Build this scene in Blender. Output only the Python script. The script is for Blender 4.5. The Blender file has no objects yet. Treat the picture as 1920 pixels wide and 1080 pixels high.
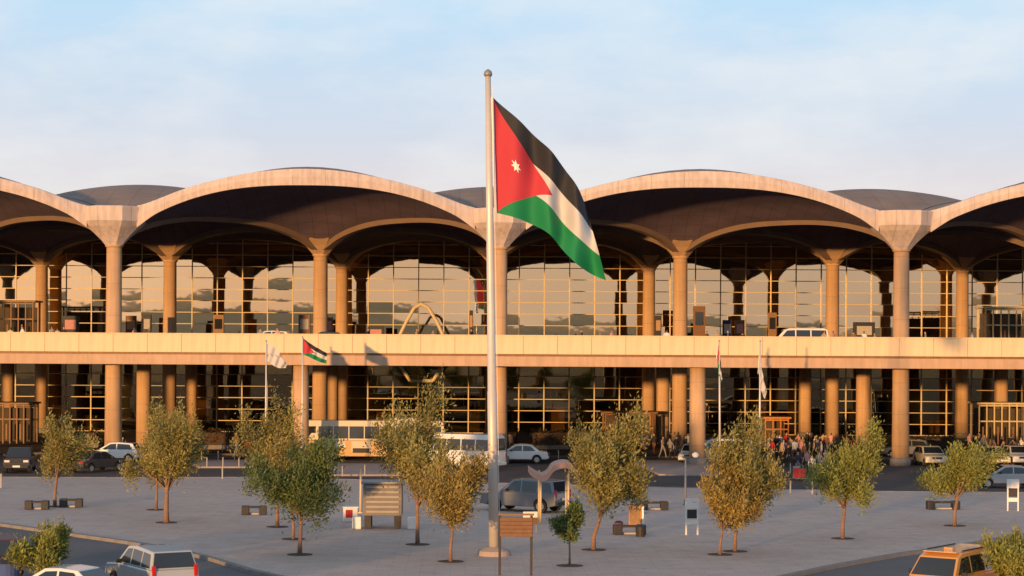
import bpy, bmesh, math, random
import numpy as np
from mathutils import Vector, Matrix
R = math.radians
random.seed(7)
S = bpy.context.scene
COL = S.collection

# ------------------------------------------------------------------ camera
F, PX, PY, H, ROLL = 3920.0, 875.0, 640.0, 9.3, 0.33
cd = bpy.data.cameras.new('camera'); cam = bpy.data.objects.new('camera', cd); COL.objects.link(cam)
S.camera = cam
cd.sensor_width = 36; cd.lens = F/1920*36
cd.shift_x = (960-PX)/1920; cd.shift_y = (PY-540)/1920
cd.clip_start = 0.5; cd.clip_end = 30000
cam.location = (0, 0, H); cam.rotation_euler = (R(90), -R(ROLL), 0)

# ------------------------------------------------------------------ sky and sun
SUN_EL, SUN_AZ = 2.6, 25.1          # degrees; the sun stands low behind the viewer, to the left
w = bpy.data.worlds.new('World'); S.world = w; w.use_nodes = True
nt = w.node_tree; N = nt.nodes; LK = nt.links
bg = N['Background']
sky = N.new('ShaderNodeTexSky'); sky.sky_type = 'NISHITA'; sky.sun_disc = False
sky.sun_elevation = R(SUN_EL); sky.sun_rotation = R(180+SUN_AZ); sky.air_density = 1.0; sky.dust_density = 1.2; sky.ozone_density = 2.0
tc = N.new('ShaderNodeTexCoord'); sep = N.new('ShaderNodeSeparateXYZ'); LK.new(tc.outputs['Generated'], sep.inputs[0])
ramp = N.new('ShaderNodeValToRGB'); LK.new(sep.outputs['Z'], ramp.inputs[0])
el = ramp.color_ramp.elements
el[0].position = 0.0; el[0].color = (7.3, 5.9, 5.3, 1)
el[1].position = 1.0; el[1].color = (1.3, 2.1, 3.3, 1)
for p, c in ((0.06, (7.6, 6.6, 6.8, 1)), (0.10, (6.0, 6.5, 7.8, 1)), (0.165, (4.7, 6.8, 8.8, 1)), (0.4, (2.5, 3.8, 5.3, 1))):
    e = el.new(p); e.color = c
mp = N.new('ShaderNodeMapping'); mp.inputs['Scale'].default_value = (5, 5, 13); LK.new(tc.outputs['Generated'], mp.inputs[0])
mp.inputs['Location'].default_value = (1.3, 0.4, 2.1)
nz = N.new('ShaderNodeTexNoise'); nz.inputs['Scale'].default_value = 1.7; nz.inputs['Detail'].default_value = 7; nz.inputs['Roughness'].default_value = 0.56
LK.new(mp.outputs[0], nz.inputs['Vector'])
cr = N.new('ShaderNodeValToRGB'); LK.new(nz.outputs['Fac'], cr.inputs[0])
cr.color_ramp.elements[0].position = 0.42; cr.color_ramp.elements[0].color = (0, 0, 0, 1)
cr.color_ramp.elements[1].position = 0.64; cr.color_ramp.elements[1].color = (0.62, 0.62, 0.62, 1)
cl = N.new('ShaderNodeMixRGB'); LK.new(cr.outputs[0], cl.inputs[0]); LK.new(ramp.outputs[0], cl.inputs[1]); cl.inputs[2].default_value = (8.0, 8.0, 8.3, 1)
sm = N.new('ShaderNodeMixRGB'); sm.inputs[0].default_value = 0.66; LK.new(sky.outputs[0], sm.inputs[1]); LK.new(cl.outputs[0], sm.inputs[2])
LK.new(sm.outputs[0], bg.inputs[0]); bg.inputs[1].default_value = 0.15
sd = bpy.data.lights.new('sun', 'SUN'); so = bpy.data.objects.new('sun', sd); COL.objects.link(so)
sd.energy = 5.0; sd.angle = R(1.2); sd.color = (1.0, 0.53, 0.19)
a, e_ = R(SUN_AZ), R(SUN_EL)
SUNV = Vector((-math.sin(a)*math.cos(e_), -math.cos(a)*math.cos(e_), math.sin(e_)))
so.rotation_euler = SUNV.to_track_quat('Z', 'Y').to_euler(); so.location = SUNV*60
vs = S.view_settings; vs.view_transform = 'Standard'; vs.look = 'None'; vs.exposure = 0.0; vs.gamma = 1.0; vs.use_curve_mapping = False

# ------------------------------------------------------------------ pixel helpers (directions only; depth comes from what a thing stands on)
def unroll(x, y):
    c, s = math.cos(R(ROLL)), math.sin(R(ROLL)); dx, dy = x-PX, y-PY
    return PX+dx*c+dy*s, PY-dx*s+dy*c
def ground(x, y, z=0.0):
    x, y = unroll(x, y); Y = F*(H-z)/(y-PY); return Vector(((x-PX)*Y/F, Y, z))
def at(x, y, Y):
    x, y = unroll(x, y); return Vector(((x-PX)*Y/F, Y, H-(y-PY)*Y/F))

# ------------------------------------------------------------------ materials
MATS = {}
def mat(name, col, rough=0.7, metal=0.0, var=0.12, scale=1.5, bump=0.0, bscale=30, streak=0.0, spec=0.5, coat=0.0, joints=()):
    if name in MATS: return MATS[name]
    m = bpy.data.materials.new(name); m.use_nodes = True; t = m.node_tree; n = t.nodes; l = t.links
    b = n['Principled BSDF']; b.inputs['Roughness'].default_value = rough; b.inputs['Metallic'].default_value = metal
    b.inputs['Specular IOR Level'].default_value = spec; b.inputs['Coat Weight'].default_value = coat
    tcn = n.new('ShaderNodeTexCoord'); src = tcn.outputs['Object']
    no = n.new('ShaderNodeTexNoise'); no.inputs['Scale'].default_value = scale; no.inputs['Detail'].default_value = 6; no.inputs['Roughness'].default_value = 0.6
    l.new(src, no.inputs['Vector'])
    rp = n.new('ShaderNodeValToRGB'); l.new(no.outputs['Fac'], rp.inputs[0])
    rp.color_ramp.elements[0].position = 0.3; rp.color_ramp.elements[1].position = 0.7
    rp.color_ramp.elements[0].color = tuple(c*(1-var) for c in col)+(1,); rp.color_ramp.elements[1].color = tuple(min(1, c*(1+var)) for c in col)+(1,)
    out = rp.outputs[0]
    if streak:
        mpn = n.new('ShaderNodeMapping'); mpn.inputs['Scale'].default_value = (2.2, 2.2, 0.12); l.new(src, mpn.inputs[0])
        n2 = n.new('ShaderNodeTexNoise'); n2.inputs['Scale'].default_value = 1.6; n2.inputs['Detail'].default_value = 5; l.new(mpn.outputs[0], n2.inputs['Vector'])
        r2 = n.new('ShaderNodeValToRGB'); r2.color_ramp.elements[0].position = 0.36; r2.color_ramp.elements[1].position = 0.62
        r2.color_ramp.elements[0].color = (1-streak, 1-streak, 1-streak*0.9, 1); r2.color_ramp.elements[1].color = (1, 1, 1, 1); l.new(n2.outputs['Fac'], r2.inputs[0])
        mx = n.new('ShaderNodeMixRGB'); mx.blend_type = 'MULTIPLY'; mx.inputs[0].default_value = 1; l.new(out, mx.inputs[1]); l.new(r2.outputs[0], mx.inputs[2]); out = mx.outputs[0]
    for ax, step, wj, dk in joints:
        sx = n.new('ShaderNodeSeparateXYZ'); l.new(src, sx.inputs[0])
        q = n.new('ShaderNodeMath'); q.operation = 'MODULO'; q2 = n.new('ShaderNodeMath'); q2.operation = 'ADD'; q2.inputs[1].default_value = 3000*step+step*0.37; l.new(sx.outputs[ax], q2.inputs[0]); l.new(q2.outputs[0], q.inputs[0]); q.inputs[1].default_value = step
        q3 = n.new('ShaderNodeMath'); q3.operation = 'LESS_THAN'; l.new(q.outputs[0], q3.inputs[0]); q3.inputs[1].default_value = wj
        mj = n.new('ShaderNodeMixRGB'); mj.blend_type = 'MULTIPLY'; l.new(q3.outputs[0], mj.inputs[0]); l.new(out, mj.inputs[1]); mj.inputs[2].default_value = (dk, dk, dk, 1); out = mj.outputs[0]
    l.new(out, b.inputs['Base Color'])
    if bump:
        n3 = n.new('ShaderNodeTexNoise'); n3.inputs['Scale'].default_value = bscale; n3.inputs['Detail'].default_value = 4; l.new(src, n3.inputs['Vector'])
        bp = n.new('ShaderNodeBump'); bp.inputs['Strength'].default_value = bump; bp.inputs['Distance'].default_value = 0.05; l.new(n3.outputs['Fac'], bp.inputs['Height']); l.new(bp.outputs[0], b.inputs['Normal'])
    MATS[name] = m; return m
def emit(name, col, s):
    if name in MATS: return MATS[name]
    m = bpy.data.materials.new(name); m.use_nodes = True; b = m.node_tree.nodes['Principled BSDF']
    b.inputs['Base Color'].default_value = (*col, 1); b.inputs['Emission Color'].default_value = (*col, 1); b.inputs['Emission Strength'].default_value = s
    MATS[name] = m; return m
CREAM = mat('cream_parapet_concrete', (0.74, 0.59, 0.38), 0.75, var=0.05, scale=0.6, bump=0.15, streak=0.10)
BAND = mat('tan_beam_concrete', (0.52, 0.35, 0.23), 0.75, var=0.07, scale=0.8, streak=0.12)
FASC = mat('pink_canopy_concrete', (0.60, 0.50, 0.455), 0.8, var=0.09, scale=0.9, bump=0.2, bscale=12, streak=0.2, joints=((0, 2.44, 0.05, 0.72),))
COLM = mat('column_concrete', (0.56, 0.365, 0.21), 0.75, var=0.08, scale=1.0, bump=0.12, streak=0.14, joints=((2, 2.4, 0.04, 0.75),))
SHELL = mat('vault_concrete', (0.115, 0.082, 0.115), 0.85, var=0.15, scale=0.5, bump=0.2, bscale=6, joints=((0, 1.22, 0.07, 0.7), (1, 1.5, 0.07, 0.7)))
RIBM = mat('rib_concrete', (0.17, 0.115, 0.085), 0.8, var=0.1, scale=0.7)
ROOF = mat('roof_covering', (0.235, 0.18, 0.15), 0.85, var=0.16, scale=0.35, bump=0.4, bscale=3, joints=((0, 1.83, 0.09, 0.8), (1, 1.83, 0.09, 0.8)))
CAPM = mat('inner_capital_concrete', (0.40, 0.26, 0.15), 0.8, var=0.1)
MULL = mat('mullion_paint', (0.62, 0.50, 0.30), 0.45, var=0.05)
DARKM = mat('dark_metal', (0.03, 0.028, 0.03), 0.5, var=0.1)
STEEL = mat('pole_paint', (0.62, 0.58, 0.53), 0.4, metal=0.2, var=0.05, streak=0.06)
GREYM = mat('grey_metal', (0.28, 0.28, 0.27), 0.5, metal=0.3, var=0.08)
ASPH = mat('asphalt', (0.062, 0.057, 0.058), 0.9, var=0.22, scale=0.25, bump=0.4, bscale=25)
ASPH2 = mat('asphalt_worn', (0.125, 0.12, 0.122), 0.9, var=0.2, scale=0.12, bump=0.4, bscale=25)
SAND = mat('desert_sand', (0.36, 0.28, 0.19), 0.95, var=0.2, scale=0.02, bump=0.3, bscale=2)
KERB = mat('kerb_stone', (0.22, 0.20, 0.185), 0.85, var=0.15, scale=3)
PINK = mat('pink_paving', (0.36, 0.29, 0.26), 0.85, var=0.12, scale=0.6)
BRONZE = mat('bronze_wood', (0.24, 0.125, 0.05), 0.55, var=0.2, scale=4)
WOOD = mat('brown_board', (0.18, 0.085, 0.035), 0.6, var=0.22, scale=5)
WHITE = mat('white_paint', (0.78, 0.77, 0.74), 0.5, var=0.05)
ORANGE = mat('orange_paint', (0.55, 0.22, 0.05), 0.5, var=0.1)
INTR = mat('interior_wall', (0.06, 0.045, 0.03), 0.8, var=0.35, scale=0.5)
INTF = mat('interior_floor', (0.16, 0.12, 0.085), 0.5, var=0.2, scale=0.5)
DECK = mat('deck_asphalt', (0.10, 0.095, 0.09), 0.9, var=0.2, scale=0.3)
SOIL = mat('pit_soil', (0.07, 0.045, 0.03), 0.95, var=0.3, scale=6)
BARK = mat('bark', (0.25, 0.155, 0.11), 0.9, var=0.3, scale=9, bump=0.5, bscale=40)
RUBBER = mat('rubber', (0.018, 0.018, 0.018), 0.8, var=0.1)
RIM = mat('rim_metal', (0.42, 0.42, 0.43), 0.35, metal=0.8, var=0.05)
CARGL = mat('car_glass', (0.02, 0.025, 0.028), 0.06, var=0.05, spec=0.9)
TAIL = mat('tail_lamp', (0.5, 0.02, 0.02), 0.25, var=0.05)
HEAD = mat('head_lamp', (0.75, 0.74, 0.70), 0.15, var=0.05)
PLATE = mat('plate_white', (0.8, 0.8, 0.78), 0.5, var=0.03)
TRIM = mat('black_trim', (0.02, 0.02, 0.02), 0.6, var=0.1)
STONE = mat('bench_stone', (0.028, 0.026, 0.027), 0.6, var=0.2, scale=4)
SLAB = mat('bench_slab', (0.42, 0.40, 0.38), 0.7, var=0.1, scale=4)

def glass_mat(nm, lo, tint):
    m = bpy.data.materials.new(nm); m.use_nodes = True; t = m.node_tree; n = t.nodes; l = t.links
    n.remove(n['Principled BSDF']); out = n['Material Output']
    gl = n.new('ShaderNodeBsdfGlossy'); gl.inputs['Roughness'].default_value = 0.015; gl.inputs['Color'].default_value = (0.86, 0.72, 0.50, 1)
    tr = n.new('ShaderNodeBsdfTransparent'); tr.inputs['Color'].default_value = tint
    fr = n.new('ShaderNodeFresnel'); fr.inputs['IOR'].default_value = 1.5
    mr = n.new('ShaderNodeMapRange'); l.new(fr.outputs[0], mr.inputs[0]); mr.inputs['To Min'].default_value = lo; mr.inputs['To Max'].default_value = 1.0
    mx = n.new('ShaderNodeMixShader'); l.new(mr.outputs[0], mx.inputs[0]); l.new(tr.outputs[0], mx.inputs[1]); l.new(gl.outputs[0], mx.inputs[2]); l.new(mx.outputs[0], out.inputs['Surface'])
    tcn = n.new('ShaderNodeTexCoord'); no = n.new('ShaderNodeTexNoise'); no.inputs['Scale'].default_value = 0.9; no.inputs['Detail'].default_value = 1
    l.new(tcn.outputs['Object'], no.inputs['Vector']); bp = n.new('ShaderNodeBump'); bp.inputs['Strength'].default_value = 0.02; bp.inputs['Distance'].default_value = 0.05
    l.new(no.outputs['Fac'], bp.inputs['Height']); l.new(bp.outputs[0], gl.inputs['Normal'])
    return m
GLASS = glass_mat('facade_glass', 0.58, (0.5, 0.5, 0.45, 1)); GLASSL = glass_mat('dim_reflection_glass', 0.14, (0.6, 0.6, 0.5, 1))  # lower panes copy the facade glass, with a darker reflection put into the material
def plaza_mat():
    m = bpy.data.materials.new('plaza_paving'); m.use_nodes = True; t = m.node_tree; n = t.nodes; l = t.links; b = n['Principled BSDF']; b.inputs['Roughness'].default_value = 0.8
    tcn = n.new('ShaderNodeTexCoord'); o = tcn.outputs['Object']
    br = n.new('ShaderNodeTexBrick'); l.new(o, br.inputs['Vector']); br.inputs['Scale'].default_value = 1.0; br.inputs['Brick Width'].default_value = 1.2; br.inputs['Row Height'].default_value = 0.6
    br.inputs['Mortar Size'].default_value = 0.012; br.inputs['Color1'].default_value = (0.55, 0.435, 0.37, 1); br.inputs['Color2'].default_value = (0.50, 0.395, 0.34, 1); br.inputs['Mortar'].default_value = (0.33, 0.28, 0.25, 1)
    no = n.new('ShaderNodeTexNoise'); no.inputs['Scale'].default_value = 0.11; no.inputs['Detail'].default_value = 6; l.new(o, no.inputs['Vector'])
    rp = n.new('ShaderNodeValToRGB'); l.new(no.outputs['Fac'], rp.inputs[0]); rp.color_ramp.elements[0].position = 0.3; rp.color_ramp.elements[1].position = 0.7
    rp.color_ramp.elements[0].color = (0.93, 0.94, 0.96, 1); rp.color_ramp.elements[1].color = (1.06, 1.03, 1.0, 1)
    mx = n.new('ShaderNodeMixRGB'); mx.blend_type = 'MULTIPLY'; mx.inputs[0].default_value = 1; l.new(br.outputs[0], mx.inputs[1]); l.new(rp.outputs[0], mx.inputs[2])
    n2 = n.new('ShaderNodeTexNoise'); n2.inputs['Scale'].default_value = 0.9; n2.inputs['Detail'].default_value = 8; l.new(o, n2.inputs['Vector'])
    r2 = n.new('ShaderNodeValToRGB'); l.new(n2.outputs['Fac'], r2.inputs[0]); r2.color_ramp.elements[0].position = 0.33; r2.color_ramp.elements[1].position = 0.5
    r2.color_ramp.elements[0].color = (0.88, 0.87, 0.87, 1); r2.color_ramp.elements[1].color = (1, 1, 1, 1)
    m2 = n.new('ShaderNodeMixRGB'); m2.blend_type = 'MULTIPLY'; m2.inputs[0].default_value = 1; l.new(mx.outputs[0], m2.inputs[1]); l.new(r2.outputs[0], m2.inputs[2]); l.new(m2.outputs[0], b.inputs['Base Color'])
    return m
PLAZA = plaza_mat()
def paint(name, col): return mat('car_paint_'+name, col, 0.28, var=0.03, spec=0.5, coat=0.6)
def leaf_mat(name, c1, c2):
    m = bpy.data.materials.new(name); m.use_nodes = True; t = m.node_tree; n = t.nodes; l = t.links; b = n['Principled BSDF']; out = n['Material Output']
    at_ = n.new('ShaderNodeAttribute'); at_.attribute_name = 'tint'
    rp = n.new('ShaderNodeValToRGB'); l.new(at_.outputs['Fac'], rp.inputs[0]); rp.color_ramp.elements[0].color = (*c1, 1); rp.color_ramp.elements[1].color = (*c2, 1)
    b.inputs['Roughness'].default_value = 0.6; l.new(rp.outputs[0], b.inputs['Base Color'])
    tl = n.new('ShaderNodeBsdfTranslucent'); l.new(rp.outputs[0], tl.inputs['Color']); mx = n.new('ShaderNodeMixShader'); mx.inputs[0].default_value = 0.3
    l.new(b.outputs[0], mx.inputs[1]); l.new(tl.outputs[0], mx.inputs[2]); l.new(mx.outputs[0], out.inputs['Surface']); return m
LEAF_O = leaf_mat('olive_leaf', (0.115, 0.105, 0.025), (0.46, 0.40, 0.12))
LEAF_G = leaf_mat('green_leaf', (0.045, 0.075, 0.02), (0.20, 0.25, 0.07))
LEAF_Y = leaf_mat('lime_leaf', (0.11, 0.13, 0.025), (0.42, 0.42, 0.10))
LEAF_R = leaf_mat('rusty_leaf', (0.15, 0.11, 0.025), (0.50, 0.37, 0.10))
LEAF_H = leaf_mat('hedge_leaf', (0.035, 0.022, 0.010), (0.11, 0.075, 0.03))

# ------------------------------------------------------------------ mesh builder
class MB:
    def __init__(s): s.v = []; s.f = []; s.mi = []; s.cm = 0; s.mats = []
    def use(s, m):
        if m not in s.mats: s.mats.append(m)
        s.cm = s.mats.index(m); return s
    def add(s, vs_, fs):
        o = len(s.v); s.v += [tuple(p) for p in vs_]; s.f += [tuple(i+o for i in f) for f in fs]; s.mi += [s.cm]*len(fs); return s
    def box(s, c, d, rz=0.0, rx=0.0):
        M = Matrix.Rotation(rz, 3, 'Z') @ Matrix.Rotation(rx, 3, 'X'); c = Vector(c)
        vv = [c + M @ Vector((x*d[0]/2, y*d[1]/2, z*d[2]/2)) for x in (-1, 1) for y in (-1, 1) for z in (-1, 1)]
        return s.add(vv, [(0, 1, 3, 2), (4, 6, 7, 5), (0, 4, 5, 1), (2, 3, 7, 6), (0, 2, 6, 4), (1, 5, 7, 3)])
    def tube(s, pts, rad, n=10, cap=True, ph=0.0):
        pts = [Vector(p) for p in pts]; rad = rad if isinstance(rad, (list, tuple)) else [rad]*len(pts); o = len(s.v); fs = []
        for i, p in enumerate(pts):
            d = (pts[min(i+1, len(pts)-1)]-pts[max(i-1, 0)]).normalized()
            u = d.cross(Vector((0, 1, 0))) if abs(d.y) < 0.9 else d.cross(Vector((1, 0, 0))); u.normalize(); v = d.cross(u)
            s.v += [tuple(p+(u*math.cos(2*math.pi*k/n+ph)+v*math.sin(2*math.pi*k/n+ph))*rad[i]) for k in range(n)]
        for i in range(len(pts)-1):
            for k in range(n):
                fs.append((o+i*n+k, o+i*n+(k+1) % n, o+(i+1)*n+(k+1) % n, o+(i+1)*n+k))
        if cap: fs += [tuple(o+k for k in range(n))[::-1], tuple(o+(len(pts)-1)*n+k for k in range(n))]
        s.f += fs; s.mi += [s.cm]*len(fs); return s
    def prism(s, poly, z0, z1):
        n = len(poly); vv = [(x, y, z0) for x, y in poly]+[(x, y, z1) for x, y in poly]
        return s.add(vv, [tuple(range(n))[::-1], tuple(range(n, 2*n))]+[(k, (k+1) % n, n+(k+1) % n, n+k) for k in range(n)])
    def slabx(s, poly, xl, xr):             # (y,z) polygon between two x functions of z
        n = len(poly); fl = xl if callable(xl) else (lambda z: xl); frr = xr if callable(xr) else (lambda z: xr)
        vv = [(fl(z), y, z) for y, z in poly]+[(frr(z), y, z) for y, z in poly]
        return s.add(vv, [tuple(range(n)), tuple(range(n, 2*n))[::-1]]+[((k+1) % n, k, n+k, n+(k+1) % n) for k in range(n)])
    def build(s, name, m=None, parent=None, smooth=False, loc=None, bevel=0.0, solid=0.0):
        me = bpy.data.meshes.new(name); me.from_pydata(s.v, [], s.f)
        for q in (s.mats or [m]): me.materials.append(q)
        if s.mats: me.polygons.foreach_set('material_index', s.mi)
        bm = bmesh.new(); bm.from_mesh(me); bmesh.ops.recalc_face_normals(bm, faces=bm.faces); bm.to_mesh(me); bm.free()
        if smooth:
            me.polygons.foreach_set('use_smooth', [True]*len(me.polygons))
        me.update()
        o = bpy.data.objects.new(name, me); COL.objects.link(o)
        if parent: o.parent = parent
        if loc is not None: o.location = loc
        if bevel:
            md = o.modifiers.new('bevel', 'BEVEL'); md.width = bevel; md.segments = 2; md.limit_method = 'ANGLE'; md.angle_limit = R(35)
        return o
def tag(o, label=None, cat=None, group=None, kind=None):
    if label: o['label'] = label
    if cat: o['category'] = cat
    if group: o['group'] = group
    if kind: o['kind'] = kind
    return o
def empty(name, loc=(0, 0, 0), rz=0.0, label=None, cat=None, group=None):
    o = bpy.data.objects.new(name, None); COL.objects.link(o); o.location = loc; o.rotation_euler = (0, 0, rz); o.empty_display_size = 0.3
    return tag(o, label, cat, group)
def copy_tree(o, parent=None):
    c = o.copy(); COL.objects.link(c); c.parent = parent
    for ch in list(o.children): copy_tree(ch, c)
    return c
def inst(src, name, parent, loc, rot=(0, 0, 0), scale=(1, 1, 1)):
    o = bpy.data.objects.new(name, src); COL.objects.link(o); o.parent = parent; o.location = loc; o.rotation_euler = rot; o.scale = scale; return o
def mesh_only(mb, name, m=None, smooth=False):
    o = mb.build(name, m, smooth=smooth); me = o.data; bpy.data.objects.remove(o); return me

#@@SETTING
# ------------------------------------------------------------------ the setting
def sheet(name, poly, z, m, label=None):
    mb = MB(); mb.add([(x, y, z) for x, y in poly], [tuple(range(len(poly)))]); return tag(mb.build(name, m), label, kind='structure')
sheet('desert_ground', [(-9000, -9000), (9000, -9000), (9000, 9000), (-9000, 9000)], -0.02, SAND)
sheet('road', [(-260, -120), (260, -120), (260, 172), (-260, 172)], 0.0, ASPH2)
far = [(-300, 896), (0, 898), (300, 899), (480, 898), (760, 905), (1000, 911), (1240, 917), (1650, 925), (1920, 927), (2200, 929)]
near = [(2200, 966), (2060, 985), (1920, 1006), (1800, 1027), (1680, 1044), (1560, 1066), (1440, 1092), (1250, 1118), (960, 1128), (700, 1112), (560, 1094), (470, 1074), (400, 1052), (330, 1035), (240, 1020), (120, 1003), (0, 986), (-150, 968), (-300, 955)]
FARP = [ground(x, y) for x, y in far]; NEARP = [ground(x, y) for x, y in near]
PZ = 0.12
poly = [(p.x, p.y) for p in FARP+NEARP]
mb = MB(); mb.prism(poly, -0.01, PZ); plaza = tag(mb.build('plaza', PLAZA), kind='structure')
def kerb_run(name, pts, wdt=0.3, top=0.03, seg=1.0):
    # a kerb of separate stones laid along a polyline
    k = empty(name, (0, 0, 0)); tag(k, kind='structure')
    d = [0.0]
    for a_, b_ in zip(pts, pts[1:]): d.append(d[-1]+(b_-a_).length)
    def pos(s_):
        for i in range(len(d)-1):
            if s_ <= d[i+1]: return pts[i].lerp(pts[i+1], (s_-d[i])/(d[i+1]-d[i]))
        return pts[-1]
    me = mesh_only(MB().box((0, 0, 0), (seg-0.02, wdt, PZ+top+0.02)), 'kerb_stone', KERB)
    n = int(d[-1]/seg)
    for i in range(n):
        p, q = pos(i*seg), pos((i+1)*seg); c = (p+q)/2
        inst(me, 'kerb_stone', k, (c.x, c.y, (PZ+top-0.02)/2), (0, 0, math.atan2(q.y-p.y, q.x-p.x)))
    return k
kerb_run('plaza_road_kerb', [p for p in FARP if -52 < p.x < 58], seg=1.2)
kerb_run('plaza_near_kerb_left', [p for p in NEARP[10:]][::-1], seg=1.2)
kerb_run('plaza_near_kerb_right', [p for p in NEARP[:8]], seg=1.2)
sheet('service_road', [(-120, 128), (120, 128), (120, 166), (-120, 166)], 0.004, ASPH)
def island(name, pts, h=0.13):
    mb = MB(); mb.prism([(p.x, p.y) for p in pts], 0.0, h); return tag(mb.build(name, PINK, bevel=0.03), kind='structure')
island('median_island', [ground(*q) for q in ((1180, 866), (1235, 892), (1345, 893), (1420, 876), (1395, 866))])
island('central_island', [ground(*q) for q in ((560, 872), (600, 893), (760, 893), (800, 884), (780, 872))])
island('left_island', [ground(*q) for q in ((345, 865), (372, 878), (470, 878), (480, 865))])
# arrivals pavement below the deck
mb = MB(); mb.prism([(-90, 168.5), (90, 168.5), (90, 240), (-90, 240)], -0.01, 0.14); tag(mb.build('arrivals_pavement', mat('arrivals_paving', (0.12, 0.09, 0.07), 0.8, var=0.2, scale=0.5)), kind='structure')
# low hills far behind the viewer and around, seen only in the glass
mb = MB(); n = 220; vv = []; ff = []
rng = np.random.RandomState(3)
for i in range(n):
    a_ = 2*math.pi*i/n
    hgt = 42+16*math.sin(3*a_+1)+13*math.sin(11*a_+2)+8*math.sin(29*a_)+rng.rand()*4
    for r_, z_ in ((2300, -1), (2700, hgt*0.55), (3100, hgt), (3700, -1)): vv.append((r_*math.cos(a_), r_*math.sin(a_), z_))
for i in range(n):
    for j in range(3): ff.append((i*4+j, ((i+1) % n)*4+j, ((i+1) % n)*4+j+1, i*4+j+1))
mb.add(vv, ff); tag(mb.build('hills', mat('pale_hills', (0.62, 0.42, 0.25), 0.95, var=0.15, scale=0.01), smooth=True), kind='structure')

#@@TERMINAL
# ------------------------------------------------------------------ the terminal
Y0, D, SC = 159.0, 15.0, F/159.0
NODES = [(-2, -1234), (-1, -511), (0, 212), (1, 936), (2, 1691), (3, 2446), (4, 3201)]
def XG(t):
    for (a_, pa), (b_, pb) in zip(NODES, NODES[1:]):
        if t <= b_: return ((pa+(pb-pa)*(t-a_)/(b_-a_))-PX)/SC
    return (NODES[-1][1]-PX)/SC
ZC, ZV, ZP, ZB = 16.7, 19.25, 22.05, 20.9      # column head, valley top, crown top, crown soffit
term = empty('terminal_building', (0, Y0, 0), label='long airport terminal with wavy concrete dome canopy over glass walls', cat='building')
def g(t):
    d_ = min(t, 1-t); q = max(0.0, min(1.0, (d_+0.03)/0.15))
    return (1-abs(1-2*t)**2.6)*(0.45+0.55*q*q*(3-2*q))
def gt(t):
    q = (t-0.05)/0.9
    if not 0 < q < 1: return 0.0
    s_ = math.sin(math.pi*q); k_ = min(1.0, s_/0.5); return s_*(0.35+0.65*k_*(2-k_))
BUL = 2.2
def bulge(u, v):                                # the free front edge bows out a little at mid span
    s = max(0, 1-abs(u+v-1)/0.75); m_ = 1-abs(u-v); return -BUL*s*s*(1-(u-v)**2)
def dome(tc_, j, half):
    n = 26
    for kind in ('roof', 'vault'):
        mb = MB(); idx = {}
        def V(i, k):
            if (i, k) not in idx:
                u, v = i/n, k/n; x = XG(tc_+(u-v)*0.5); y = (j+(u+v-1))*D
                if half: y += bulge(u, v)
                z = (ZV+(ZP-ZV)/2*(gt(u)+gt(v))+(0.06 if j else 0.02)) if kind == 'roof' else (ZC+0.25+(ZB-ZC-0.1)/2*(g(u)+g(v)))
                if kind == 'roof' and half: z += 0.95*max(0, math.sin(math.pi*min(1, (u+v-1)*1.6)))*(gt(u)*gt(v))
                idx[(i, k)] = len(mb.v); mb.v.append((x, y, z))
            return idx[(i, k)]
        for i in range(n):
            for k in range(n):
                if half and i+k+1 < n: continue
                if half and i+k+1 == n: mb.f.append((V(i+1, k), V(i+1, k+1), V(i, k+1)))
                else: mb.f.append((V(i, k), V(i+1, k), V(i+1, k+1), V(i, k+1)))
        mb.mi = [0]*len(mb.f)
        if kind == 'roof': r_ = mb.build('canopy_dome', ROOF, term, smooth=True)
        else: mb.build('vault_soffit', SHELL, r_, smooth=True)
for j in range(0, 6):
    for q in range(-1, 4):
        tcen = q+0.5 if j % 2 == 0 else float(q)
        dome(tcen, j, j == 0)
# fascia arch of each front bay
def fascia(q):
    mb = MB(); n = 72; t0 = 0.064
    P = []
    for i in range(n+1):
        t = t0+(1-2*t0)*i/n; x = XG(q+t); dy = -BUL*(1-(2*t-1)**2)-0.35
        zt = ZV+(ZP-ZV)*gt(t)+0.1; zb = ZC+(ZB-ZC)*g(t)
        P.append([(x, dy, zb), (x, dy-0.12, (zt+zb)/2), (x, dy+0.02, zt), (x, dy+0.55, zt+0.02), (x, dy+0.9, zb+0.25), ])
    vv = [p for r_ in P for p in r_]; m_ = 5; ff = []
    for i in range(n):
        for k in range(m_): ff.append((i*m_+k, i*m_+(k+1) % m_, (i+1)*m_+(k+1) % m_, (i+1)*m_+k))
    ff += [tuple(range(m_)), tuple(n*m_+k for k in range(m_))]
    mb.add(vv, ff); mb.build('fascia_arch', FASC, term, bevel=0.04)
for q in range(-1, 3): fascia(q)
# ribs along the vault edges
def rib(t0, j0, t1, j1, h0=0.45, wd=0.6):
    mb = MB(); n = 28; P = []
    a_ = Vector((XG(t0), j0*D, 0)); b_ = Vector((XG(t1), j1*D, 0)); dr = (b_-a_).normalized(); nr = Vector((-dr.y, dr.x, 0))
    for i in range(n+1):
        t = 0.03+0.94*i/n; c = a_.lerp(b_, t); zb = ZC+(ZB-ZC)/2*g(t)-0.12
        for s_, dz in ((-1, 0), (-1, h0+0.25), (1, h0+0.25), (1, 0)):
            p = c+nr*s_*wd/2; P.append((p.x, p.y, zb+dz))
    ff = []
    for i in range(n):
        for k in range(4): ff.append((i*4+k, i*4+(k+1) % 4, i*4+4+(k+1) % 4, i*4+4+k))
    ff += [(0, 1, 2, 3), (n*4+3, n*4+2, n*4+1, n*4)]
    mb.add(P, ff); return mb.build('vault_rib', RIBM, term)
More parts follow.
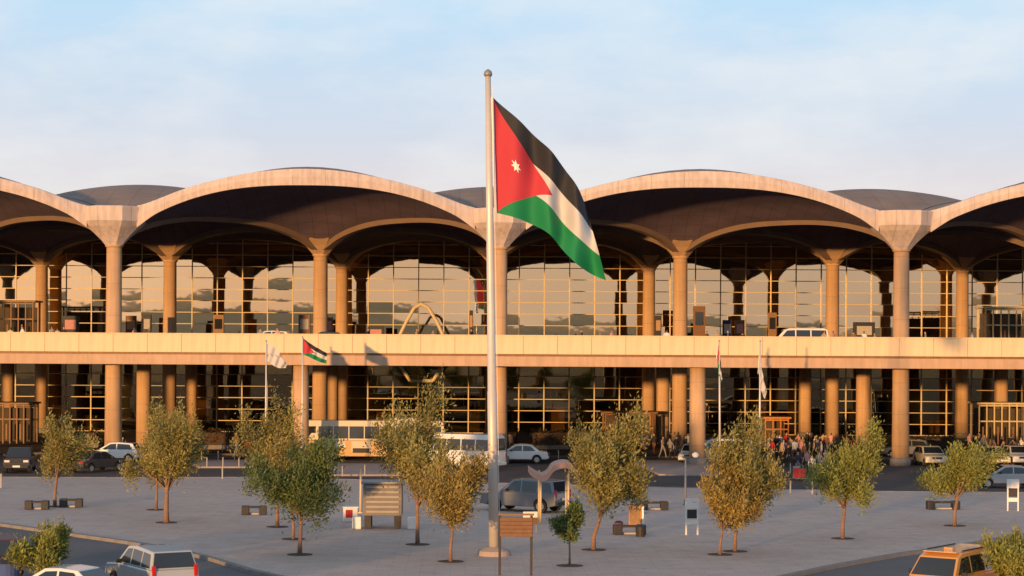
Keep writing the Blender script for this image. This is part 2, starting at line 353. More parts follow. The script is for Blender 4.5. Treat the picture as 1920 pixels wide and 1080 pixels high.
for j in range(0, 5):
    for q in range(-1, 4):
        t = q if j % 2 == 0 else q+0.5
        for s_ in (-0.5, 0.5):
            if -1.1 <= t+s_ <= 3.6: rib(t, j, t+s_, j+1)
# columns
def octa(mb, rings):
    vv = []; n = 8
    for z, r_ in rings:
        for k in range(n):
            a_ = math.pi/8+k*math.pi/4; vv.append((r_*math.cos(a_), r_*math.sin(a_), z))
    ff = [(i*n+k, i*n+(k+1) % n, (i+1)*n+(k+1) % n, (i+1)*n+k) for i in range(len(rings)-1) for k in range(n)]
    ff += [tuple(range(n))[::-1], tuple((len(rings)-1)*n+k for k in range(n))]; mb.add(vv, ff)
def ring_mesh(name, rings, m, n=28):
    mb = MB(); vv = []
    for z, r_ in rings:
        for k in range(n): vv.append((r_*math.cos(2*math.pi*k/n), r_*math.sin(2*math.pi*k/n), z))
    ff = [(i*n+k, i*n+(k+1) % n, (i+1)*n+(k+1) % n, (i+1)*n+k) for i in range(len(rings)-1) for k in range(n)]
    ff += [tuple(range(n))[::-1], tuple((len(rings)-1)*n+k for k in range(n))]
    mb.add(vv, ff); me = mesh_only(mb, name, m)
    me.polygons.foreach_set('use_smooth', [len(p.vertices) == 4 for p in me.polygons]); return me
ME_COL = ring_mesh('column', [(0, 0.66), (16.45, 0.58)], COLM)
ME_NECK = ring_mesh('column_collar', [(0, 0.60), (0.05, 0.68), (0.35, 0.70), (0.42, 0.62)], COLM)
mb = MB(); octa(mb, [(16.5, 0.74), (16.62, 0.82), (16.95, 1.12), (17.4, 1.6), (17.85, 2.12), (18.25, 2.48), (19.25, 2.56), (19.36, 2.48)]); ME_CAPF = mesh_only(mb, 'capital', FASC)
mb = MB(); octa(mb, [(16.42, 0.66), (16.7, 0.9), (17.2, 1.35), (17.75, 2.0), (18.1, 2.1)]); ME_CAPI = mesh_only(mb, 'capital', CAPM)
ME_LCOL = ring_mesh('column', [(0, 0.62), (7.5, 0.60)], COLM)
ME_PLINTH = ring_mesh('plinth', [(0, 0.80), (0.55, 0.80), (0.62, 0.7)], KERB)
for j in range(0, 5):
    for q in range(-1, 5):
        t = q if j % 2 == 0 else q+0.5
        if not -1.05 <= t <= 3.6: continue
        c = inst(ME_COL, 'column', term, (XG(t), j*D+0.3, 0))
        inst(ME_CAPF if j == 0 else ME_CAPI, 'capital', c, (0, 0, 0)); inst(ME_NECK, 'collar', c, (0, 0, 16.3))
        inst(ME_PLINTH, 'plinth', c, (0, 0, 0))
# glass walls: bays of 15 m, upper and lower storey
GY, PW, PH = 48.75, 2.5, 1.14
ZDK = 8.6
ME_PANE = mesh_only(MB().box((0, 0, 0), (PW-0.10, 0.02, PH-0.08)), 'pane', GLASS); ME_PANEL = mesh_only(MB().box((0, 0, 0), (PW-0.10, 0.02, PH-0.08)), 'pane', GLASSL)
UPN, LPN = 10, 6
ME_VU = mesh_only(MB().box((0, 0, 0), (0.10, 0.22, UPN*PH)), 'mullion', MULL)
ME_VL = mesh_only(MB().box((0, 0, 0), (0.11, 0.22, LPN*PH)), 'mullion', MULL)
ME_TR = mesh_only(MB().box((0, 0, 0), (15.0-0.14, 0.14, 0.075)), 'transom', MULL)
rnd = random.Random(11)
for b_ in range(7):
    x0 = -47.3+b_*15.0
    for z0, nr, mv, nm in ((ZDK+0.02, UPN, ME_VU, 'u'), (0.16, LPN, ME_VL, 'l')):
        gw = empty('glass_wall', (x0, GY, z0)); gw.parent = term
        for i in range(6):
            inst(mv, 'mullion', gw, (i*PW, 0, nr*PH/2))
            for k in range(nr):
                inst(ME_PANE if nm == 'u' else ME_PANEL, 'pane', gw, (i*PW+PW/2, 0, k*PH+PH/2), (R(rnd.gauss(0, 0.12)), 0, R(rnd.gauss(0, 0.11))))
        if b_ == 6: inst(mv, 'mullion', gw, (15.0, 0, nr*PH/2))
        for k in range(nr+1):
            inst(ME_TR, 'transom', gw, (7.5, 0, k*PH if 0 < k < nr else (0.04 if k == 0 else nr*PH-0.04)))
# interior shell
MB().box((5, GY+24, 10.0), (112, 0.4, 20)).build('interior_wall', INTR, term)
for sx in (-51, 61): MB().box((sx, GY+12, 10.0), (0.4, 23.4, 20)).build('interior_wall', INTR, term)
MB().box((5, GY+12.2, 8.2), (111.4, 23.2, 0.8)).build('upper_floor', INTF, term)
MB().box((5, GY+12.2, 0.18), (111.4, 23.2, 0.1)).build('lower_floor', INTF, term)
MB().box((5, GY+3, 7.3), (111.4, 0.3, 0.9)).build('floor_edge_beam', DARKM, term)
for i in range(22):
    x = -44+i*4.75+rnd.uniform(-1, 1)
    mb = MB(); h_ = rnd.uniform(1.2, 2.6); mb.box((0, 0, h_/2), (rnd.uniform(1.2, 3), 0.8, h_)); mb.box((0, -0.1, h_+0.1), (rnd.uniform(1.4, 3), 1.0, 0.12))
    mb.build('check_in_counter', [BRONZE, INTR, WOOD, SLAB][i % 4], term, loc=(x, GY+rnd.uniform(4, 14), ZDK))
    mb = MB(); h_ = rnd.uniform(1.0, 2.8); mb.box((0, 0, h_/2), (rnd.uniform(0.8, 3), 0.8, h_)); mb.box((0, -0.1, h_+0.1), (rnd.uniform(1.0, 3), 1.0, 0.12))
    mb.build('lounge_counter', [WOOD, BRONZE, INTR, ORANGE][i % 4], term, loc=(x+2, GY+rnd.uniform(3, 12), 0.23))
CEIL = emit('ceiling_lamp_glow', (1.0, 0.86, 0.6), 3.0)
for i in range(16):
    MB().box((0, 0, 0), (1.2, 0.25, 0.08)).build('ceiling_lamp', CEIL, term, loc=(-42+i*6.2, GY+rnd.uniform(5, 12), 6.9))
# the ring frame over the main entrance: an upright elongated octagon
def ringframe(px0, px1, ytop, ybot, depth):
    Yw = Y0+depth
    pts_px = [(744, 640), (762, 603), (777, 577), (790, 570), (803, 577), (819, 603), (836, 640), (830, 685), (812, 714), (769, 714), (750, 685)]
    pts = [at(x, y, Yw) for x, y in pts_px]; pts = [Vector((p.x, depth, p.z)) for p in pts]
    for off in (0.0,):
        mb = MB(); q = [p+Vector((0, off, 0)) for p in pts]; q = q+[q[0]]
        for a_, b_ in zip(q, q[1:]): mb.tube([a_, b_], 0.15, 8)
        mb.build('entrance_ring', MULL, term)
ringframe(745, 835, 570, 715, 17.0)

#@@DECK
# ------------------------------------------------------------------ elevated road
deck = empty('elevated_roadway', (0, Y0, 0), label='elevated departures roadway with cream parapet running across the terminal front', cat='elevated road')
YD = -2.6
mb = MB(); mb.box((3, (YD+1.0+GY-0.35)/2, 8.0), (132, GY-0.35-YD-1.0, 1.1)); mb.build('deck_slab', DECK, deck)
MB().box((3, YD+0.62, 7.82), (132, 0.75, 0.76)).build('edge_beam', BAND, deck, bevel=0.03)
MB().box((3, YD+0.72, 8.28), (132, 0.52, 0.16)).build('shadow_joint', BRONZE, deck)
PANW = 2.56
ME_PAR = mesh_only(MB().box((0, 0, 0), (PANW-0.025, 0.22, 1.36)), 'parapet_panel', CREAM)
for i in range(-22, 27): inst(ME_PAR, 'parapet_panel', deck, (i*PANW+0.4, YD+0.30, 9.05), (R(rnd.gauss(0, 0.25)), 0, R(rnd.gauss(0, 0.08))))
MB().box((3, YD+0.30, 9.765), (132, 0.34, 0.07)).build('coping', CREAM, deck)
MB().box((3, YD+0.58, 9.0), (132, 0.24, 1.25)).build('parapet_wall', CREAM, deck)
ME_CJ = mesh_only(MB().box((0, 0, 0), (8.0, 0.25, 0.14)), 'kerb_stone', KERB)
for i in range(-7, 8): inst(ME_CJ, 'kerb_stone', deck, (i*8.06+3, YD+10.5, 8.62))
for j in range(0, 4):
    for q in range(-2, 7):
        t = q*0.5
        if (j % 2 == 0 and q % 2 == 0) or (j % 2 == 1 and q % 2 == 1): continue
        c = inst(ME_LCOL, 'column', deck, (XG(t)-(0.3 if j == 0 else 0), j*D+(-0.9 if j == 0 else 0.3), 0)); inst(ME_PLINTH, 'plinth', c, (0, 0, 0))
#@@REST
# ------------------------------------------------------------------ trees
def tree(base, hgt, cw, ch, cz, leaf, label, lean=(0, 0), seed=1, nl=6000, trunk=0.09, spiky=0.35, pit=True, group='young trees on the plaza'):
    nl = int(nl*2.1); rg = np.random.RandomState(seed); rr = random.Random(seed)
    root = empty('tree', base, 0, label, 'tree', group)
    if pit:
        mb = MB(); mb.tube([(0, 0, 0.0), (0, 0, 0.02)], 0.55, 18); mb.build('soil_pit', SOIL, root)
    top = Vector((lean[0]*0.6, lean[1]*0.6, cz)); fork = Vector((lean[0]*0.2, 0, max(0.9, cz-ch*0.42)))
    mb = MB(); mb.tube([(0, 0, 0), (0.02*rr.uniform(-1, 1), 0, fork.z*0.45), fork, fork.lerp(top, 0.55), top], [trunk*1.25, trunk, trunk*0.85, trunk*0.55, trunk*0.25], 9)
    # limbs fan out from the fork; leaf clumps sit along them, so the outline is uneven
    cen = []; siz = []; nlimb = 17; ph0 = rg.uniform(0, 6.28)
    for i in range(nlimb):
        az = ph0+i*2.399+rg.normal()*0.25; elv = -0.35+1.75*((i*0.618) % 1.0)+rg.normal()*0.1; lf = rg.uniform(0.55, 1.12)
        if elv > 1.0: lf *= rg.uniform(0.85, 1.0+0.35*spiky)
        tgt = Vector((math.cos(az)*math.cos(elv)*cw/2*lf, math.sin(az)*math.cos(elv)*cw/2*lf, math.sin(elv)*ch/2*lf))
        tgt += Vector((lean[0]*(0.5+0.5*tgt.z/(ch/2))+0.12*max(0, tgt.z), lean[1], cz))
        st = fork.lerp(top, rg.uniform(0.0, 0.6)*(0.3+0.7*max(0, math.sin(elv)))); mid = st.lerp(tgt, 0.5)+Vector((0, 0, 0.10*ch*max(0.2, math.cos(elv))))
        mb.tube([st, st.lerp(mid, 0.6), mid.lerp(tgt, 0.35), tgt], [trunk*0.42, trunk*0.32, trunk*0.2, trunk*0.07], 5, cap=False)
        for t_ in (0.42, 0.62, 0.82, 1.0):
            p = (st.lerp(mid, t_*2) if t_ < 0.5 else mid.lerp(tgt, t_*2-1)); jt = rg.normal(size=3)*0.05*cw
            cen.append(np.array(p)+jt); siz.append(rg.uniform(0.55, 1.2)*(1.1-0.35*t_))
    nc = len(cen)
    mb.build('trunk', BARK, root, smooth=True)
    cen = np.array(cen); siz = np.array(siz); wgt = siz**2/np.sum(siz**2)
    k = rg.choice(nc, nl, p=wgt); cs = (cw+ch)/2*0.082
    off = rg.normal(size=(nl, 3))*cs*siz[k][:, None]*np.array([0.8, 0.8, 0.95])
    sp = rg.rand(nl) < spiky*0.35
    off[sp, 2] += np.abs(rg.normal(size=sp.sum()))*cs*1.3; off[sp, :2] *= 0.45
    P = cen[k]+off; P[:, 2] = np.maximum(P[:, 2], max(0.7, cz-ch*0.62))
    dr = off/np.maximum(1e-4, np.linalg.norm(off, axis=1))[:, None]*0.55+rg.normal(size=(nl, 3))*0.45+np.array([0.25, 0, 0.55]); dr /= np.linalg.norm(dr, axis=1)[:, None]
    sd_ = np.cross(dr, rg.normal(size=(nl, 3))); sd_ /= np.linalg.norm(sd_, axis=1)[:, None]
    ln = rg.uniform(0.10, 0.22, nl)[:, None]; wd = ln*rg.uniform(0.26, 0.42, nl)[:, None]
    V = np.stack([P, P+dr*ln*0.5+sd_*wd*0.5, P+dr*ln, P+dr*ln*0.5-sd_*wd*0.5], axis=1).reshape(-1, 3)
    me = bpy.data.meshes.new('crown'); me.vertices.add(nl*4); me.vertices.foreach_set('co', V.ravel())
    me.loops.add(nl*4); me.loops.foreach_set('vertex_index', np.arange(nl*4)); me.polygons.add(nl)
    me.polygons.foreach_set('loop_start', np.arange(nl)*4); me.polygons.foreach_set('loop_total', np.full(nl, 4)); me.update()
    tb = rg.rand(nc); tv = np.clip(0.55*tb[k]+0.45*rg.rand(nl), 0, 1)
    at_ = me.attributes.new('tint', 'FLOAT', 'POINT'); at_.data.foreach_set('value', np.repeat(tv, 4))
    me.materials.append(leaf); o = bpy.data.objects.new('crown', me); COL.objects.link(o); o.parent = root
    return root
def ptree(bx, by, x0, x1, y0, y1, leaf, label, **kw):
    b = ground(bx, by, PZ); m_ = b.y/F                    # metres per pixel at the trunk
    top = at((x0+x1)/2, y0, b.y).z-PZ; bot = at((x0+x1)/2, y1, b.y).z-PZ; cx = at((x0+x1)/2, y0, b.y).x-b.x
    return tree(b, top, (x1-x0)*m_*1.27, (top-bot)*1.1, (top+bot)/2, leaf, label, lean=(cx, 0), **kw)
ptree(103, 950, 65, 165, 800, 908, LEAF_O, 'olive yellow tree between the two dark benches at far left', seed=1, nl=5000)
ptree(293, 956, 262, 345, 762, 895, LEAF_O, 'thin yellowish tree just behind the big rounded tree on the left', seed=2, nl=3600, trunk=0.07)
ptree(312, 980, 252, 378, 800, 935, LEAF_O, 'big rounded olive yellow tree with thick pale trunk on the left plaza', seed=3, nl=7500, trunk=0.13)
ptree(520, 988, 452, 560, 765, 930, LEAF_O, 'tall yellowish tree rising behind the green tree', seed=4, nl=6000)
ptree(550, 1011, 490, 590, 830, 965, LEAF_R, 'small rusty olive tree right behind the green tree', seed=5, nl=4000, trunk=0.07)
ptree(562, 1040, 490, 655, 838, 988, LEAF_G, 'dark green leafy tree, greenest on the plaza', seed=6, nl=9500, spiky=0.15)
ptree(783, 1021, 706, 858, 765, 965, LEAF_O, 'tall spiky olive tree in front of the long bus', seed=7, nl=7500, spiky=0.9)
ptree(845, 1053, 795, 925, 868, 1005, LEAF_R, 'rusty orange leaved tree with slim pale trunk beside the tall flagpole', seed=8, nl=5600, trunk=0.07)
ptree(1113, 1031, 1092, 1236, 805, 985, LEAF_O, 'wide olive tree with feathery top right of the curved shelter', seed=9, nl=11000, spiky=0.7)
ptree(1068, 1061, 1042, 1092, 940, 1040, LEAF_G, 'small narrow green sapling right of the brown notice board', seed=10, nl=2200, trunk=0.045)
ptree(1350, 1040, 1312, 1425, 895, 1012, LEAF_R, 'low rusty tree with twin trunk neighbour, right of the white sign frame', seed=11, nl=6000, trunk=0.06)
ptree(1378, 1034, 1335, 1470, 820, 985, LEAF_O, 'tall bushy olive tree in front of the white flag pole', seed=12, nl=8500, spiky=0.6, trunk=0.08)
ptree(1580, 1010, 1535, 1655, 822, 965, LEAF_Y, 'lime olive tree with reddish trunk left of the rightmost front column', seed=13, nl=7000, spiky=0.5)
ptree(1790, 986, 1750, 1868, 838, 945, LEAF_Y, 'dense green rounded tree with pink trunk at right of the plaza', seed=14, nl=6500, spiky=0.2)
ptree(85, 1118, 35, 135, 1000, 1085, LEAF_Y, 'small bright lime tree beside the near road at bottom left', seed=15, nl=4200)
ptree(1888, 1128, 1835, 1945, 1020, 1100, LEAF_Y, 'yellow green bush tree beside the taxi van at bottom right', seed=16, nl=4800)
# hedges under the deck
def hedge(x0, x1, ypx, h_, label):
    a_, b_ = ground(x0, ypx, 0.14), ground(x1, ypx, 0.14); L_ = (b_-a_).length; c = (a_+b_)/2
    root = empty('hedge', (c.x, c.y, 0.14), math.atan2(b_.y-a_.y, b_.x-a_.x), label, 'hedge', 'clipped brown hedges under the deck')
    MB().box((0, 0, 0.18), (L_, 1.1, 0.36)).build('planter', KERB, root, bevel=0.02)
    MB().box((0, 0, 0.36+h_*0.4), (L_-0.3, 0.8, h_*0.8)).build('stem_mass', SOIL, root)
    rg = np.random.RandomState(int(x0)); nl = int(700*L_/4)
    P = np.stack([rg.uniform(-L_/2, L_/2, nl), rg.uniform(-0.55, 0.55, nl), 0.3+h_*rg.rand(nl)**0.7*1.05], 1)
    dr = rg.normal(size=(nl, 3)); dr /= np.linalg.norm(dr, axis=1)[:, None]; s2 = np.cross(dr, rg.normal(size=(nl, 3))); s2 /= np.linalg.norm(s2, axis=1)[:, None]
    V = np.stack([P, P+dr*0.1+s2*0.05, P+dr*0.22, P+dr*0.1-s2*0.05], 1).reshape(-1, 3)
    me = bpy.data.meshes.new('foliage'); me.from_pydata(V.tolist(), [], np.arange(nl*4).reshape(-1, 4).tolist())
    me.attributes.new('tint', 'FLOAT', 'POINT').data.foreach_set('value', np.repeat(rg.rand(nl), 4)); me.materials.append(LEAF_H)
    o = bpy.data.objects.new('foliage', me); COL.objects.link(o); o.parent = root
hedge(365, 455, 842, 1.3, 'clipped brown hedge behind the bollards left of the white flag')
hedge(965, 1098, 842, 1.3, 'long clipped brown hedge behind the white sedan')
hedge(1700, 1790, 850, 1.1, 'clipped brown hedge behind the parked hatchback at right')
hedge(90, 185, 838, 1.1, 'clipped brown hedge left of the leftmost front column')

# ------------------------------------------------------------------ flags
def flag_mat(name, kind, uvx=False):
    m = bpy.data.materials.new(name); m.use_nodes = True; t = m.node_tree; n = t.nodes; l = t.links; b = n['Principled BSDF']; out = n['Material Output']
    b.inputs['Roughness'].default_value = 0.75
    a_ = n.new('ShaderNodeAttribute'); a_.attribute_name = 'cloth'; sp = n.new('ShaderNodeSeparateXYZ'); l.new(a_.outputs['Vector'], sp.inputs[0])
    def gtn(src, v):
        q = n.new('ShaderNodeMath'); q.operation = 'GREATER_THAN'; l.new(src, q.inputs[0])
        if isinstance(v, float): q.inputs[1].default_value = v
        else: l.new(v, q.inputs[1])
        return q.outputs[0]
    def mixc(f, c1, c2):
        q = n.new('ShaderNodeMixRGB'); l.new(f, q.inputs[0])
        for i, c in ((1, c1), (2, c2)):
            if isinstance(c, tuple): q.inputs[i].default_value = (*c, 1)
            else: l.new(c, q.inputs[i])
        return q.outputs[0]
    wh = (0.72, 0.70, 0.68)
    if kind == 'tri':
        c = mixc(gtn(sp.outputs['Y'], 0.3333), (0.035, 0.035, 0.04), wh); c = mixc(gtn(sp.outputs['Y'], 0.6667), c, (0.01, 0.26, 0.09))
        q = n.new('ShaderNodeMath'); q.operation = 'SUBTRACT'; l.new(sp.outputs['Y'], q.inputs[0]); q.inputs[1].default_value = 0.5
        q2 = n.new('ShaderNodeMath'); q2.operation = 'ABSOLUTE'; l.new(q.outputs[0], q2.inputs[0])
        q3 = n.new('ShaderNodeMath'); q3.operation = 'MULTIPLY_ADD'; l.new(q2.outputs[0], q3.inputs[0]); q3.inputs[1].default_value = -1.04; q3.inputs[2].default_value = 0.52
        c = mixc(gtn(q3.outputs[0], sp.outputs['X']), c, (0.60, 0.05, 0.07))
    else:
        nn = n.new('ShaderNodeTexNoise'); nn.inputs['Scale'].default_value = 2.2; l.new(a_.outputs['Vector'], nn.inputs['Vector'])
        c = mixc(gtn(nn.outputs['Fac'], 0.56), (0.70, 0.68, 0.66), (0.52, 0.45, 0.40))
    l.new(c, b.inputs['Base Color'])
    tl = n.new('ShaderNodeBsdfTranslucent'); l.new(c, tl.inputs['Color']); mx = n.new('ShaderNodeMixShader'); mx.inputs[0].default_value = 0.25
    l.new(b.outputs[0], mx.inputs[1]); l.new(tl.outputs[0], mx.inputs[2]); l.new(mx.outputs[0], out.inputs['Surface']); return m
FLAG = flag_mat('flag_cloth', 'tri'); WFLAG = flag_mat('white_flag_cloth', 'plain')
def curve(pts, t):
    d = [0]
    for a_, b_ in zip(pts, pts[1:]): d.append(d[-1]+math.hypot(b_[0]-a_[0], b_[1]-a_[1]))
    t *= d[-1]
    # Catmull-Rom through the points
    for i in range(len(pts)-1):
        if t <= d[i+1] or i == len(pts)-2:
            u = (t-d[i])/(d[i+1]-d[i]); p = [pts[max(0, i-1)], pts[i], pts[i+1], pts[min(len(pts)-1, i+2)]]
            return tuple(0.5*(2*p[1][k]+(p[2][k]-p[0][k])*u+(2*p[0][k]-5*p[1][k]+4*p[2][k]-p[3][k])*u*u+(3*p[1][k]-p[0][k]-3*p[2][k]+p[3][k])*u**3) for k in (0, 1))
def flag(name, top, bot, Y, m, label, fold=0.35, folds=3.2, cat='flag', group=None, ns=90, nr=60, star=False):
    hx = at(*top[0], Y); root = empty(name, (hx.x, Y, at(*bot[0], Y).z), 0, label, cat, group); o0 = root.location
    def pt(s_, r_):
        a_, b_ = curve(top, s_), curve(bot, s_); x = a_[0]+(b_[0]-a_[0])*r_; y = a_[1]+(b_[1]-a_[1])*r_
        p = at(x, y, Y); amp = fold*min(1, s_*1.6+0.12)
        p.y += amp*math.sin(folds*2*math.pi*s_+2.2*r_+0.4)+0.35*amp*math.sin(9*s_-7*r_)+fold*0.35*math.sin(17*s_+1.5*r_)*max(0, 0.75-s_)
        return p
    mb = MB(); cl_ = []
    for i in range(ns+1):
        for k in range(nr+1): mb.v.append(tuple(pt(i/ns, k/nr)-o0)); cl_ += [i/ns, k/nr, 0.0]
    mb.f = [(i*(nr+1)+k, (i+1)*(nr+1)+k, (i+1)*(nr+1)+k+1, i*(nr+1)+k+1) for i in range(ns) for k in range(nr)]; mb.mi = [0]*len(mb.f)
    o = mb.build('cloth', m, root, smooth=True); o.data.attributes.new('cloth', 'FLOAT_VECTOR', 'POINT').data.foreach_set('vector', cl_)
    if star:
        for side in (-0.02,):
            mb = MB(); c = (0.185, 0.5); vv = [pt(*c)-o0]
            for q in range(14):
                a_ = math.pi*q/7; r_ = 0.062 if q % 2 == 0 else 0.03; vv.append(pt(c[0]+r_*0.62*math.sin(a_), c[1]-r_*math.cos(a_))-o0)
            vv = [v+Vector((0, side-0.02, 0)) for v in vv]; mb.add(vv, [(0, 1+q, 1+(q+1) % 14) for q in range(14)])
            mb.build('star', WHITE, root)
    mb = MB(); a_, b_ = at(*top[0], Y)-o0, at(*bot[0], Y)-o0; mb.tube([a_+Vector((-0.06, 0, 0.03)), b_+Vector((-0.06, 0, -0.03))], 0.055 if star else 0.025, 8); mb.build('hoist_sleeve', WHITE, root)
    return root
fp = ground(926, 1041, PZ); YF = fp.y
root = empty('flagpole', fp, 0, 'tall pale tapered flagpole standing in the middle of the plaza', 'flagpole')
ptop = at(915, 143, YF)
pa = Vector((0, 0, 0.35)); pb = Vector((ptop.x-fp.x, 0, ptop.z-PZ))
mb = MB(); mb.tube([pa, pa.lerp(pb, 0.33), pa.lerp(pb, 0.331), pa.lerp(pb, 0.7), pb], [0.215, 0.20, 0.185, 0.155, 0.12], 20); mb.build('pole', STEEL, root, smooth=True)
mb = MB(); mb.tube([pb, pb+Vector((0, 0, 0.1)), pb+Vector((0, 0, 0.22)), pb+Vector((0, 0, 0.3))], [0.16, 0.19, 0.15, 0.04], 16); mb.build('finial', GREYM, root, smooth=True)
mb = MB(); mb.tube([(0, 0, 0), (0, 0, 0.2), (0, 0, 0.36)], [0.75, 0.7, 0.3], 24); mb.build('base_collar', PINK, root)
mb = MB(); mb.tube([Vector((0.24, -0.1, 0.9)), pb+Vector((0.2, -0.1, -0.4))], 0.012, 5); mb.build('halyard', WHITE, root)
flag('flag', [(925, 183), (985, 237), (1045, 298), (1080, 347), (1100, 386)], [(932, 399), (985, 415), (1030, 440), (1080, 495), (1136, 526)], YF, FLAG,
     'large black, white and green striped flag with red starred triangle on the tall pole', fold=0.34, star=True)
def small_pole(px, ytop, Yg, label, dx=0):
    b = Vector(((px-PX)*Yg/F, Yg, 0.0)); b = ground(px, PY+F*H/Yg+math.sin(R(ROLL))*(px-PX)); root = empty('flagpole', b, 0, label, 'flagpole', 'slim flagpoles along the service road')
    z = at(px, ytop, b.y).z; mb = MB(); mb.tube([(0, 0, 0.1), (dx*0.5, 0, z/2), (dx, 0, z)], [0.085, 0.07, 0.045], 10); mb.build('pole', STEEL, root, smooth=True)
    mb = MB(); mb.tube([(dx, 0, z), (dx, 0, z+0.1)], [0.07, 0.03], 8); mb.build('finial', GREYM, root)
    MB().box((0, 0, 0.08), (0.5, 0.5, 0.16)).build('footing', KERB, root, bevel=0.02); return b.y
y1 = small_pole(498, 640, 148, 'slim pole carrying the pale flag left of centre'); y2 = small_pole(566, 633, 148, 'slim pole carrying the small striped flag left of centre')
y3 = small_pole(1350, 640, 146, 'slim pole carrying the dark limp flag right of centre', dx=-0.1); y4 = small_pole(1424, 640, 146, 'slim pole carrying the limp white flag right of centre')
flag('flag', [(500, 645), (512, 650), (525, 662), (538, 682)], [(500, 676), (512, 685), (522, 690), (536, 690)], y1, WFLAG, 'small pale flag flying from the pole left of centre', fold=0.12, ns=30, nr=20)
flag('flag', [(568, 634), (585, 646), (600, 655), (613, 662)], [(568, 664), (583, 671), (598, 678), (612, 682)], y2, FLAG, 'small striped flag with red triangle in front of the cream parapet', fold=0.12, ns=40, nr=24)
flag('flag', [(1347, 645), (1350, 668), (1353, 690), (1356, 706)], [(1345, 672), (1346, 690), (1348, 706), (1352, 717)], y3, FLAG, 'small dark striped flag hanging limp right of centre', fold=0.10, ns=40, nr=24)
flag('flag', [(1425, 668), (1428, 690), (1433, 715), (1438, 735)], [(1423, 700), (1424, 718), (1428, 735), (1434, 748)], y4, WFLAG, 'small white flag hanging limp right of centre', fold=0.08, ns=30, nr=20)

